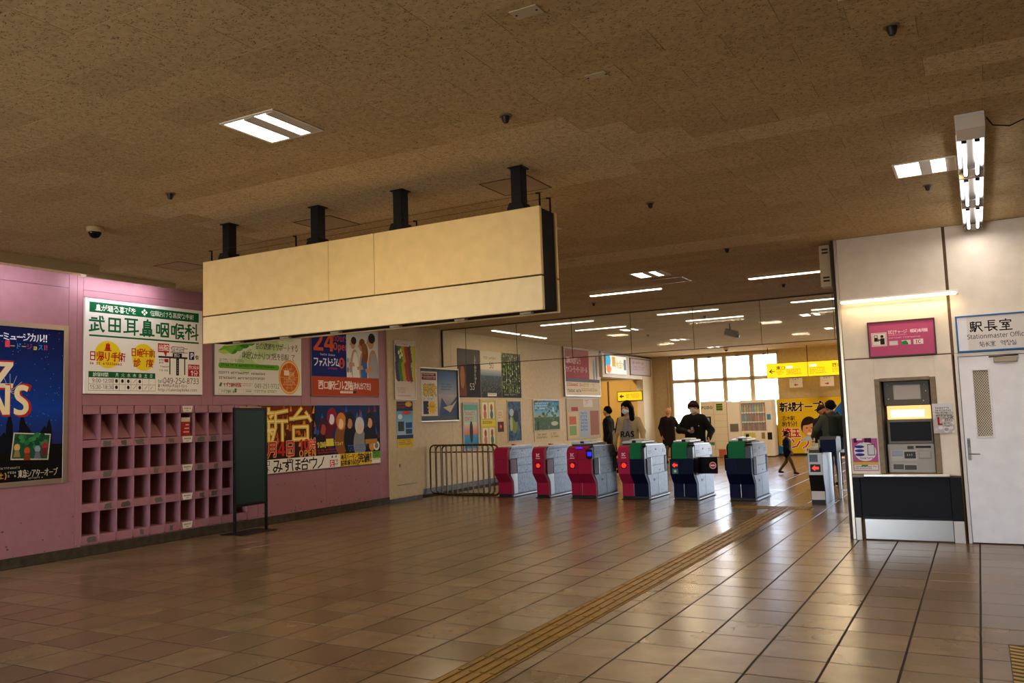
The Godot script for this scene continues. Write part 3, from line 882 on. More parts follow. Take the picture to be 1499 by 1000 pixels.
	ca.tube([Vector3(-0.17, 1.992, ZO + 0.045), Vector3(-0.02, 1.995, ZO + 0.09), Vector3(0.10, 1.998, ZO + 0.05)], 0.010, 6)
	part(lf, "closer_arm", ca.done(), hexm("4b4036", 0.4, 0.6))
	# box with vents beside the ceiling corner
	var v := thing("speaker_box", "cream wall box with four slotted vents at the office corner", "speaker", Vector3(-1.795, 2.95, -5.68))
	bpart(v, "case", Vector3(-0.063, 0, -0.08), Vector3(0.063, 0.505, 0.08), hexm("d8c7a5", 0.5), 0.006)
	for y in [0.06, 0.10, 0.40, 0.44]:
		bpart(v, "vent", Vector3(-0.03, y, 0.078), Vector3(0.04, y + 0.022, 0.083), hexm("4a4033", 0.6))
	# striped mat on the floor
	var mt := thing("striped_mat", "black and yellow striped safety mat lying on the floor by the door", "mat", Vector3(0.12, 0, -0.72))
	bpart(mt, "mat_base", Vector3(-0.37, 0.0, -0.45), Vector3(0.5, 0.008, 0.45), hexm("1c1812", 0.6), 0.003)
	for k in 12:
		for half in 2:
			var b := MB.new()
			var y0 := -0.44 + k * 0.075 + (0.02 if half == 1 else 0.0)
			var xa := -0.365 if half == 0 else -0.265
			var xb := -0.27 if half == 0 else 0.495
			b.xf = Transform3D(Basis(Vector3.RIGHT, -PI / 2), Vector3(0, 0.008, 0))
			b.prism(PackedVector2Array([Vector2(xa, y0), Vector2(xb, y0 - 0.03), Vector2(xb, y0 + 0.008), Vector2(xa, y0 + 0.038)]), 0.0, 0.0012)
			part(mt, "yellow_stripe", b.done(), hexm("c9a020" if half == 1 else "a88a1e", 0.5))

# ---------------------------------------------------------------- ticket gates
const SIDE := Basis(Vector3(0, 0, -1), Vector3(0, 1, 0), Vector3(1, 0, 0))   # outline x runs back from the front, extrusion runs to the right

func side_prism(pts: Array, x0: float, x1: float) -> ArrayMesh:
	var b := MB.new()
	b.xf = Transform3D(SIDE, Vector3())
	var pv := PackedVector2Array()
	for q in pts:
		pv.append(Vector2(q[0], q[1]))
	b.prism(pv, x0, x1)
	return b.done()

func letters(parent: Node, called: String, text: String, height: float, material: Material, at: Vector3, turn := Vector3(), bold := true) -> MeshInstance3D:
	var t := TextMesh.new()
	var f := SystemFont.new()
	f.font_names = PackedStringArray(["Droid Sans"])
	f.font_weight = 700 if bold else 400
	t.font = f
	t.text = text
	t.font_size = 48
	t.pixel_size = height / 34.5
	t.depth = 0.0015
	return part(parent, called, t, material, at, turn)

func arrow_mesh(s: float, t: float) -> ArrayMesh:      # arrow pointing left, in the x,y plane
	var b := MB.new()
	var pv := PackedVector2Array()
	for q in [[-1, 0], [-0.1, -0.8], [-0.1, -0.3], [1, -0.3], [1, 0.3], [-0.1, 0.3], [-0.1, 0.8]]:
		pv.append(Vector2(q[0], q[1]) * s)
	b.prism(pv, 0, t)
	return b.done()

func no_entry(parent: Node, at: Vector3, r: float) -> void:
	var disc := part(parent, "no_entry_mark", cyl(r, 0, 0.002, 24), hexm("b8282c", 0.4), at, Vector3(PI / 2, 0, 0))
	var ring := MB.new()
	ring.lathe(Vector3(), [[r * 0.80, 0.002], [r * 0.80, 0.003], [r * 0.92, 0.003], [r * 0.92, 0.002]], 24)
	part(disc, "ring", ring.done(), hexm("e9dcd6", 0.4))
	bpart(disc, "bar", Vector3(-r * 0.55, 0.002, -r * 0.17), Vector3(r * 0.55, 0.003, r * 0.17), hexm("efe6e2", 0.4))

func satin(h: String) -> StandardMaterial3D:
	var m := hexm(h, 0.45)
	m.metallic_specular = 0.16
	return m

func gate(label: String, x0: float, x1: float, left_c: String, right_c: String, cap_c: String, kind: int, face: String) -> Node3D:
	var g := thing("ticket_gate", label, "ticket gate", Vector3((x0 + x1) * 0.5, 0, -9.10), 0.0, "row of ticket gates")
	var h := (x1 - x0) * 0.5
	var xm := -h + (x1 - x0) * (0.45 if kind != 1 else 1.0)
	var st: Material = M.gate_steel
	part(g, "plinth", boxes([[Vector3(-h - 0.012, 0.0, -1.24), Vector3(h + 0.012, 0.012, -0.12)], [Vector3(-h, 0.012, -1.21), Vector3(h, 0.055, -0.165)]], 0.004), M.dark)
	bpart(g, "sill_strip", Vector3(h, 0.012, -1.22), Vector3(h + 0.035, 0.040, -0.15), hexm("6e7278", 0.35, 1.0), 0.006)
	part(g, "body", side_prism([[0.20, 0.05], [1.20, 0.05], [1.20, 0.82], [1.12, 0.93], [0.13, 0.95], [0.07, 0.90], [0.07, 0.46], [0.20, 0.28]], -h + 0.004, h - 0.004), satin("161618"))
	var front := [[0.16, 0.06], [0.24, 0.06], [0.24, 0.28], [0.08, 0.46], [0.08, 0.715], [0.0, 0.715], [0.0, 0.46], [0.16, 0.28]]
	var lc := part(g, "front_cover", side_prism(front, -h, xm - 0.003), satin(left_c))
	if kind != 1:
		part(g, "front_cover", side_prism(front, xm + 0.003, h), satin(right_c))
		bpart(g, "front_trim", Vector3(xm - 0.003, 0.06, -0.17), Vector3(xm + 0.003, 0.28, -0.155), M.steel)
	var cap := [[0.0, 0.72], [0.12, 0.72], [0.12, 1.0], [0.075, 0.992], [0.035, 0.96], [0.01, 0.91], [0.0, 0.86]]
	var cap_low := [[0.0, 0.72], [0.12, 0.72], [0.12, 0.955], [0.06, 0.93], [0.02, 0.89], [0.0, 0.84]]
	if kind == 1:
		part(g, "front_cap", side_prism(cap_low, -h, h), satin(left_c))
	elif kind == 3:
		part(g, "front_cap", side_prism(cap_low, -h, xm - 0.003), satin(left_c))
		part(g, "front_cap", side_prism(cap if cap_c != left_c else cap_low, xm + 0.003, h - 0.06), satin(cap_c))
		part(g, "dark_shoulder", side_prism([[0.02, 0.72], [0.12, 0.72], [0.12, 0.93], [0.02, 0.90]], h - 0.06, h), hexm("232427", 0.35))
	else:
		part(g, "front_cap", side_prism(cap, -h + 0.05, h - 0.10), satin(cap_c))
		part(g, "dark_shoulder", side_prism([[0.02, 0.72], [0.12, 0.72], [0.12, 0.93], [0.02, 0.90]], h - 0.10, h), hexm("232427", 0.35))
	# stainless side plates on the right flank, and one plain plate on the left
	var s0 := h - 0.004
	var s1 := h + 0.003
	if kind == 1:
		part(g, "side_plate", side_prism([[0.10, 0.735], [1.18, 0.735], [1.18, 0.85], [1.10, 0.96], [0.22, 0.96], [0.14, 0.90], [0.10, 0.86]], s0, s1), st)
		part(g, "side_plate", side_prism([[0.40, 0.585], [1.20, 0.585], [1.20, 0.727], [0.40, 0.727]], s0, s1), st)
		part(g, "side_plate", side_prism([[0.40, 0.44], [1.20, 0.44], [1.20, 0.577], [0.40, 0.577]], s0, s1), st)
		part(g, "side_plate", side_prism([[0.40, 0.06], [1.20, 0.06], [1.20, 0.432], [0.40, 0.432]], s0, s1), st)
		part(g, "shaded_skirt", side_prism([[0.24, 0.06], [0.395, 0.06], [0.395, 0.44], [0.12, 0.44], [0.24, 0.29]], s0, s1), hexm("6a6662", 0.35, 0.8))  # skirt under the flap window, its shade put into the steel colour
		bpart(g, "flap_window", Vector3(s0, 0.44, -0.36), Vector3(s1 + 0.012, 0.715, -0.10), hexm("5d2024", 0.5), 0.008)
		bpart(g, "card_slot", Vector3(s0, 0.895, -1.04), Vector3(s1 + 0.004, 0.928, -0.24), M.black, 0.003)
		bpart(g, "top_unit", Vector3(-h + 0.02, 0.94, -1.08), Vector3(h - 0.01, 0.975, -0.22), hexm("cfc7c0", 0.35), 0.012)
		bpart(g, "lamp_dome", Vector3(-0.02, 0.975, -0.58), Vector3(0.05, 1.0, -0.48), hexm("8c1f26", 0.3), 0.008)
	else:
		part(g, "side_plate", side_prism([[0.14, 0.735], [1.18, 0.735], [1.19, 0.82], [1.11, 0.925], [0.14, 0.945]], s0, s1), st)
		part(g, "side_plate", side_prism([[0.37, 0.585], [1.05, 0.585], [1.05, 0.727], [0.37, 0.727]], s0, s1), st)
		part(g, "side_plate", side_prism([[0.37, 0.435], [1.05, 0.437], [1.05, 0.577], [0.37, 0.577]], s0, s1), st)
		part(g, "side_plate", side_prism([[0.25, 0.06], [0.68, 0.06], [0.68, 0.427], [0.14, 0.427], [0.25, 0.29]], s0, s1), st)
		part(g, "side_plate", side_prism([[0.690, 0.06], [1.20, 0.06], [1.20, 0.427], [0.690, 0.427]], s0, s1), st)
		bpart(g, "flap_pocket", Vector3(s0, 0.44, -0.35), Vector3(s1 + 0.006, 0.725, -0.12), hexm("1a1513", 0.55), 0.008)
		bpart(g, "flap_pocket", Vector3(s0, 0.46, -1.195), Vector3(s1 + 0.006, 0.725, -1.06), hexm("141213", 0.55), 0.008)
		bpart(g, "seam_frame", Vector3(s0, 0.43, -0.365), Vector3(s1 + 0.003, 0.735, -0.352), M.steel)
		part(g, "top_deck", side_prism([[0.12, 0.94], [1.12, 0.92], [1.05, 0.95], [0.16, 0.965]], -h + 0.01, h - 0.01), hexm("7b7d80", 0.35, 0.7))
		bpart(g, "slot_strip", Vector3(-h + 0.04, 0.955, -0.78), Vector3(h - 0.02, 0.985, -0.16), M.black, 0.004)
		part(g, "top_unit", boxes([[Vector3(-h + 0.03, 0.985, -0.80), Vector3(h - 0.08, 1.025, -0.15)], [Vector3(-h + 0.08, 1.02, -0.74), Vector3(h - 0.14, 1.05, -0.40)]], 0.012), hexm("b9c0c6", 0.3))
		bpart(g, "reader_window", Vector3(-0.02, 1.0, -0.152), Vector3(0.05, 1.04, -0.14), M.dark, 0.003)
	bpart(g, "left_plate", Vector3(-h - 0.002, 0.06, -1.19), Vector3(-h + 0.004, 0.92, -0.26), st, 0.002)
	for y in [0.80, 0.835]:
		bpart(g, "vent", Vector3(s1 - 0.002, y, -0.40), Vector3(s1 + 0.003, y + 0.018, -0.22), M.black)
	if kind != 1:
		for y in [0.80, 0.835]:
			bpart(g, "vent", Vector3(s1 - 0.002, y, -1.12), Vector3(s1 + 0.003, y + 0.018, -0.97), M.black)
		bpart(g, "lock", Vector3(s1 - 0.002, 0.305, -0.53), Vector3(s1 + 0.004, 0.345, -0.45), M.dark, 0.003)
	bpart(g, "lock", Vector3(s1 - 0.002, 0.845, -0.66), Vector3(s1 + 0.004, 0.875, -0.59), M.dark, 0.003)
	bpart(g, "lock", Vector3(s1 - 0.002, 0.475, -0.83), Vector3(s1 + 0.004, 0.495, -0.77), M.dark, 0.003)
	# what the left column of the front shows
	var xc := (-h + xm) * 0.5
	if "ic" in face:
		letters(g, "ic_lettering", "IC", 0.055, hexm("f2e6ea", 0.4), Vector3(xc, 0.80, 0.003))
		bpart(g, "ic_caption", Vector3(xc - 0.045, 0.735, 0.0), Vector3(xc + 0.045, 0.752, 0.002), hexm("d7a3b4", 0.4))
	if "arrow" in face or "stop" in face or "dot" in face:
		var dsp := bpart(g, "display", Vector3(xc - 0.055, 0.555, -0.01), Vector3(xc + 0.055, 0.665, 0.004), M.black, 0.004)
		var red := glow(Color(1.0, 0.10, 0.06), 2.2)
		if "arrow" in face:
			part(dsp, "arrow", arrow_mesh(0.045, 0.002), red, Vector3(0, 0, 0.007))
		elif "stop" in face:
			var rg := MB.new()
			rg.lathe(Vector3(), [[0.028, 0.0], [0.028, 0.002], [0.040, 0.002], [0.040, 0.0]], 20)
			var rr := part(dsp, "stop_ring", rg.done(), red, Vector3(0, 0, 0.007), Vector3(PI / 2, 0, 0))
			bpart(rr, "stop_bar", Vector3(-0.028, 0, -0.008), Vector3(0.028, 0.002, 0.008), red)
		else:
			part(dsp, "signal_dot", cyl(0.036, 0, 0.003, 18), red, Vector3(0, 0, 0.006), Vector3(PI / 2, 0, 0))
	if "green" in face:
		var gs := bpart(g, "pictogram_plate", Vector3(xc - 0.05, 0.465, 0.0), Vector3(xc + 0.05, 0.55, 0.003), hexm("1d6a72", 0.4), 0.001)
		part(gs, "pictogram", cyl(0.022, 0, 0.002, 12), hexm("c8c34a", 0.4), Vector3(0, 0, 0.002), Vector3(PI / 2, 0, 0))
	if "blue" in face:
		bpart(g, "screen_hood", Vector3(h - 0.10, 0.735, -0.06), Vector3(h + 0.03, 0.90, 0.006), hexm("17131a", 0.3), 0.008)
		bpart(g, "blue_screen", Vector3(h - 0.06, 0.78, 0.006), Vector3(h + 0.015, 0.85, 0.010), glow(Color(0.10, 0.10, 1.0), 1.6))
		bpart(g, "violet_light", Vector3(-0.05, 0.915, -0.05), Vector3(0.06, 0.935, 0.0), glow(Color(0.22, 0.10, 0.95), 1.0))
	return g

func gates() -> void:
	M.gate_steel = mat(Color.html("484c50"), 0.42, 1.0)
	M.gate_steel.albedo_texture = tex(noise_img(256, 256, 0.05, 72, 5, 0.66, 1.0))
	tri_world(M.gate_steel, 0.9)
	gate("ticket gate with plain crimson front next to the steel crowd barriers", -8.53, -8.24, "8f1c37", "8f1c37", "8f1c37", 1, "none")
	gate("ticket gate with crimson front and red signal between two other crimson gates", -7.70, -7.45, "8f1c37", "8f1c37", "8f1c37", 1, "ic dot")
	gate("wide crimson ticket gate with small blue screen", -6.98, -6.50, "931b39", "931b39", "931b39", 3, "ic dot blue")
	gate("ticket gate with half magenta half navy front and green cap", -5.98, -5.49, "9c2146", "0e152e", "176840", 3, "ic stop")
	var g5 := gate("navy ticket gate with red arrow and closed black flap", -5.03, -4.62, "0f1734", "0e152e", "176840", 2, "arrow green")
	var g6 := gate("navy ticket gate with green cap and blank front beside the yellow strip", -4.06, -3.64, "0f1734", "0e152e", "176840", 2, "none")
	var f5 := bpart(g5, "closed_flap", Vector3(0.19, 0.44, -0.40), Vector3(0.52, 0.725, -0.37), satin("0a090b"), 0.012)
	no_entry(f5, Vector3(0.085, 0.0, 0.014), 0.062)
	var f6 := bpart(g6, "closed_flap", Vector3(-0.53, 0.44, -1.13), Vector3(-0.20, 0.725, -1.10), satin("0a090b"), 0.012)
	no_entry(f6, Vector3(-0.04, 0.0, 0.014), 0.066)
	part(g6, "beacon", cyl(0.03, 1.04, 1.10, 12, 0.006), M.dark, Vector3(0.03, 0, -0.60))
	# narrow reader gate beside the office corner
	var g := thing("ic_reader_gate", "narrow silver card reader gate with red arrow by the office corner", "ticket gate", Vector3(-2.62, 0, -9.0))
	var sv := hexm("86827a", 0.4, 0.6)
	part(g, "pedestal", side_prism([[0.10, 0.0], [0.95, 0.0], [0.95, 0.80], [0.02, 0.80], [0.0, 0.76], [0.0, 0.46], [0.10, 0.20]], -0.11, 0.11), hexm("4e4b46", 0.4, 0.9))
	part(g, "face_plate", side_prism([[-0.006, 0.46], [0.0, 0.46], [0.0, 0.80], [-0.006, 0.80]], -0.105, 0.105), sv)
	part(g, "lower_front", side_prism([[0.092, 0.20], [0.10, 0.20], [0.0, 0.46], [-0.006, 0.455]], -0.105, 0.105), hexm("191816", 0.3))
	bpart(g, "foot_label", Vector3(-0.10, 0.065, -0.10), Vector3(0.10, 0.195, -0.085), hexm("d5d3cd", 0.4), 0.002)
	bpart(g, "base", Vector3(-0.10, 0.0, -0.96), Vector3(0.10, 0.06, -0.088), M.black)
	bpart(g, "small_screen", Vector3(-0.085, 0.66, 0.004), Vector3(0.04, 0.775, 0.010), hexm("15120f", 0.12), 0.002)
	var dp := bpart(g, "display", Vector3(-0.08, 0.505, 0.004), Vector3(0.075, 0.625, 0.010), M.black, 0.002)
	part(dp, "arrow", arrow_mesh(0.05, 0.002), glow(Color(1.0, 0.12, 0.05), 2.4), Vector3(0, 0, 0.004))
	part(g, "reader_head", side_prism([[0.06, 0.80], [0.42, 0.80], [0.42, 0.94], [0.10, 0.86]], -0.10, 0.06), hexm("3a3c30", 0.4))
	bpart(g, "ticket_ledge", Vector3(-0.09, 0.845, -0.30), Vector3(0.05, 0.885, -0.08), hexm("c9b9a8", 0.4), 0.006)
	part(g, "hood", side_prism([[0.18, 0.80], [0.72, 0.80], [0.72, 1.03], [0.30, 1.05], [0.18, 1.0]], 0.05, 0.30), satin("121d38"))
	part(g, "hood_edge", side_prism([[0.175, 0.80], [0.20, 0.80], [0.20, 1.0], [0.175, 1.0]], 0.03, 0.06), hexm("6d7a2e", 0.4))
	# steel guard rail behind it
	var r := thing("guard_rail", "square steel guard rail with upright bars behind the reader gate", "railing", Vector3(-2.42, 0, -10.02))
	bpart(r, "post", Vector3(-0.02, 0, -0.025), Vector3(0.03, 0.80, 0.025), hexm("a09a8e", 0.3, 1.0), 0.004)
	bpart(r, "post", Vector3(0.50, 0, -0.025), Vector3(0.55, 0.80, 0.025), hexm("a09a8e", 0.3, 1.0), 0.004)
	bpart(r, "top_rail", Vector3(0.03, 0.755, -0.025), Vector3(0.50, 0.80, 0.025), hexm("a09a8e", 0.3, 1.0), 0.004)
	bpart(r, "bottom_rail", Vector3(0.03, 0.12, -0.015), Vector3(0.50, 0.15, 0.015), hexm("a09a8e", 0.3, 1.0), 0.004)
	for k in 4:
		var q := MB.new()
		q.tube([Vector3(0.12 + 0.1 * k, 0.15, 0), Vector3(0.12 + 0.1 * k, 0.755, 0)], 0.008, 8)
		part(r, "bar", q.done(), M.steel)

func barriers() -> void:
	var bm := hexm("6a5a44", 0.25, 1.0)
	var names := ["brown steel tube crowd barrier leaning nearest the beige pillar", "brown steel tube crowd barrier behind the front one", "brown steel tube crowd barrier at the back of the stack"]
	for k in 3:
		var b := thing("crowd_barrier", names[k], "crowd barrier", Vector3(-10.36 + 0.22 * k, 0, -9.40 - 0.11 * (2 - k)), 0.0, "stacked crowd barriers by the pillar")
		var w := 1.42 - 0.05 * k
		var m := MB.new()
		var pts := []
		for c in [[0.10, 0.12, PI], [w - 0.10, 0.12, PI * 1.5], [w - 0.10, 0.90, 0.0], [0.10, 0.90, PI * 0.5]]:
			for s in 5:
				var a: float = c[2] + s * PI / 8
				pts.append(Vector3(c[0] + cos(a) * 0.10, c[1] + sin(a) * 0.10, 0))
		pts.append(pts[0])
		m.tube(pts, 0.018, 8, false)
		part(b, "frame", m.done(), bm)
		var n := 11
		for q in range(1, n):
			var t := MB.new()
			t.tube([Vector3(w * q / n, 0.03, 0), Vector3(w * q / n, 0.99, 0)], 0.010, 7, false)
			part(b, "bar", t.done(), bm)
		var lr := MB.new()
		lr.tube([Vector3(0.0, 0.86, 0), Vector3(w, 0.86, 0)], 0.009, 7)
		part(b, "upper_rail", lr.done(), bm)
		for x in [0.22, w - 0.22]:
			bpart(b, "foot", Vector3(x - 0.025, 0.0, -0.05), Vector3(x + 0.025, 0.022, 0.05), M.dark, 0.004)

# ---------------------------------------------------------------- pigeonholes and board
func pigeonholes() -> void:
	var s := thing("pigeonhole_shelf", "pink pigeonhole shelf of leaflet slots built into the pink wall", "shelf", Vector3(XW, 0, -1.596))
	var pk: Material = M.pink
	var n := 11
	var pitch := 0.2445
	bpart(s, "back", Vector3(-0.405, 0.13, -n * pitch), Vector3(-0.385, 1.84, 0.0), pk)
	for i in n + 1:
		bpart(s, "divider", Vector3(-0.385, 0.15, -i * pitch - 0.007), Vector3(0.004, 1.74, -i * pitch + 0.007), pk, 0.002)
	var lips := [[1.737, 1.842], [1.321, 1.413], [0.928, 1.02], [0.529, 0.628], [0.135, 0.24]]
	for r in lips.size():
		bpart(s, "shelf_board", Vector3(-0.385, lips[r][1] - 0.016, -n * pitch), Vector3(-0.014, lips[r][1], 0.0), pk)
		for i in n:
			bpart(s, "label_rail", Vector3(-0.014, lips[r][0], -(i + 1) * pitch + 0.0085), Vector3(0.0, lips[r][1], -i * pitch - 0.0085), pk, 0.002)
	rng.seed = 77
	# sloping leaflet rests in the top row
	for i in n:
		var b := MB.new()
		b.xf = Transform3D(SIDE.rotated(Vector3.UP, PI / 2), Vector3())
		var rest := part(s, "leaflet_rest", bmesh(Vector3(0.006, 0.40, pitch - 0.018), 0.001), pk, Vector3(-0.18, 1.575, -(i + 0.5) * pitch), Vector3(0, 0, 0.72))
		rest.name = "leaflet_rest"
	# white label plates down one column, grey torn stickers elsewhere
	var plate_tex := mat(Color(1, 1, 1), 0.5)
	M.plate = plate_tex
	for r in 5:
		var pl := MB.new()
		pl.xf = Transform3D(Basis(Vector3.UP, PI / 2), Vector3())
		pl.prism(PackedVector2Array([Vector2(-0.088, 0.045), Vector2(-0.07, -0.04), Vector2(0.07, -0.04), Vector2(0.09, 0.045)]), 0.0, 0.002)
		var o := part(s, "label_plate", pl.done(), hexm("d9d0bb", 0.5), Vector3(0.0, (lips[r][0] + lips[r][1]) * 0.5, -6.5 * pitch))
		for k in 5:
			part(o, "label_mark", bmesh(Vector3(0.001, 0.012 + 0.01 * rng.randf(), 0.014), 0.0), hexm("5f5a2a" if k != 1 else "30301c", 0.6), Vector3(0.0022, 0.012, 0.05 - 0.024 * k))
		part(o, "label_mark", bmesh(Vector3(0.001, 0.008, 0.05), 0.0), hexm("8a7f66", 0.6), Vector3(0.0022, -0.018, 0.0))
	var torn := hexm("5c564c", 0.7)
	for q in [[1, 1], [2, 1], [1, 2], [4, 2], [1, 3], [2, 3], [4, 3], [0, 4], [5, 1], [7, 1], [8, 1], [7, 2], [8, 2], [7, 3], [8, 3], [3, 4], [3, 1], [5, 4]]:
		var pts := PackedVector2Array()
		var wd := rng.randf_range(0.045, 0.09)
		if q[1] == 4 and q[0] > 2:
			wd = 0.03
		for e in [[-1, -1], [-0.3, -1], [0.4, -1], [1, -1], [1, -0.2], [1, 1], [0.4, 1], [-0.3, 1], [-1, 1], [-1, 0.2]]:
			pts.append(Vector2(e[0] * wd * rng.randf_range(0.6, 1.05), e[1] * 0.042 * rng.randf_range(0.55, 1.0)))
		var sk := MB.new()
		sk.xf = Transform3D(Basis(Vector3.UP, PI / 2), Vector3())
		sk.prism(pts, 0.0, 0.0012)
		part(s, "torn_sticker", sk.done(), torn if rng.randf() < 0.75 else M.chip, Vector3(0.0, (lips[q[1]][0] + lips[q[1]][1]) * 0.5, -(q[0] + 0.5 + rng.randf_range(-0.12, 0.12)) * pitch))
	# leaflet in the labelled slot
	var lf := thing("leaflet", "red printed leaflet standing in the labelled pigeonhole", "leaflet", Vector3(XW - 0.024, 1.414, -1.596 - 6.45 * pitch))
	bpart(lf, "sheet", Vector3(-0.004, 0.0, -0.075), Vector3(0.0, 0.2, 0.075), hexm("9c2416", 0.5))
	bpart(lf, "heading", Vector3(0.0, 0.2, -0.075), Vector3(0.0015, 0.26, 0.075), hexm("c9b9a0", 0.5))
	for k in 3:
		bpart(lf, "printed_line", Vector3(0.0, 0.05 + 0.05 * k, -0.06), Vector3(0.001, 0.065 + 0.05 * k, 0.04 - 0.02 * k), hexm("d9a898", 0.5))

func board_stand() -> void:
	var b := thing("notice_board_stand", "dark green board in black metal stand before the pigeonholes", "board stand", Vector3(-9.59, 0, -3.93))
	var k := hexm("0f0e0f", 0.4)
	for z in [-0.30, 0.30]:
		bpart(b, "upright", Vector3(-0.018, 0.0, z - 0.018), Vector3(0.018, 1.79, z + 0.018), k, 0.003)
	bpart(b, "top_rail", Vector3(-0.018, 1.75, -0.282), Vector3(0.018, 1.79, 0.282), k, 0.003)
	bpart(b, "bottom_rail", Vector3(-0.018, 0.385, -0.282), Vector3(0.018, 0.425, 0.282), k, 0.003)
	bpart(b, "board", Vector3(-0.008, 0.425, -0.282), Vector3(0.010, 1.75, 0.282), hexm("123026", 0.5), 0.002)
	bpart(b, "chalk_clip", Vector3(0.012, 1.79, -0.2), Vector3(0.02, 1.80, 0.22), hexm("c0a070", 0.4))
	bpart(b, "base_plate", Vector3(-0.25, 0.0, -0.36), Vector3(0.20, 0.008, 0.34), k, 0.003)

# ---------------------------------------------------------------- smoke screen
func smoke_screen() -> void:
	var s := thing("smoke_screen", "hanging clear glass smoke screen across the hall above the gates", "glass screen", Vector3(0, H, -10.25))
	var gl := mat(Color(0.92, 0.95, 0.9, 0.10), 0.03)
	gl.transparency = BaseMaterial3D.TRANSPARENCY_ALPHA
	var xs := [-10.40, -9.80, -8.56, -7.31, -6.06, -4.83, -3.60, -2.37, -1.64]
	for i in xs.size() - 1:
		bpart(s, "pane", Vector3(xs[i] + 0.004, -0.80, -0.004), Vector3(xs[i + 1] - 0.004, 0.0, 0.004), gl)
		if i > 0:
			bpart(s, "joint", Vector3(xs[i] - 0.004, -0.80, -0.006), Vector3(xs[i] + 0.004, 0.0, 0.006), hexm("4a4434", 0.5))
	bpart(s, "bottom_edge", Vector3(-10.4, -0.812, -0.008), Vector3(-1.64, -0.80, 0.008), hexm("3a3326", 0.5))
	bpart(s, "top_channel", Vector3(-10.4, -0.02, -0.012), Vector3(-1.64, 0.0, 0.012), hexm("4a4030", 0.5))
	bpart(s, "wall_channel", Vector3(-10.42, -0.81, -0.015), Vector3(-10.39, 0.0, 0.015), hexm("241d14", 0.5))

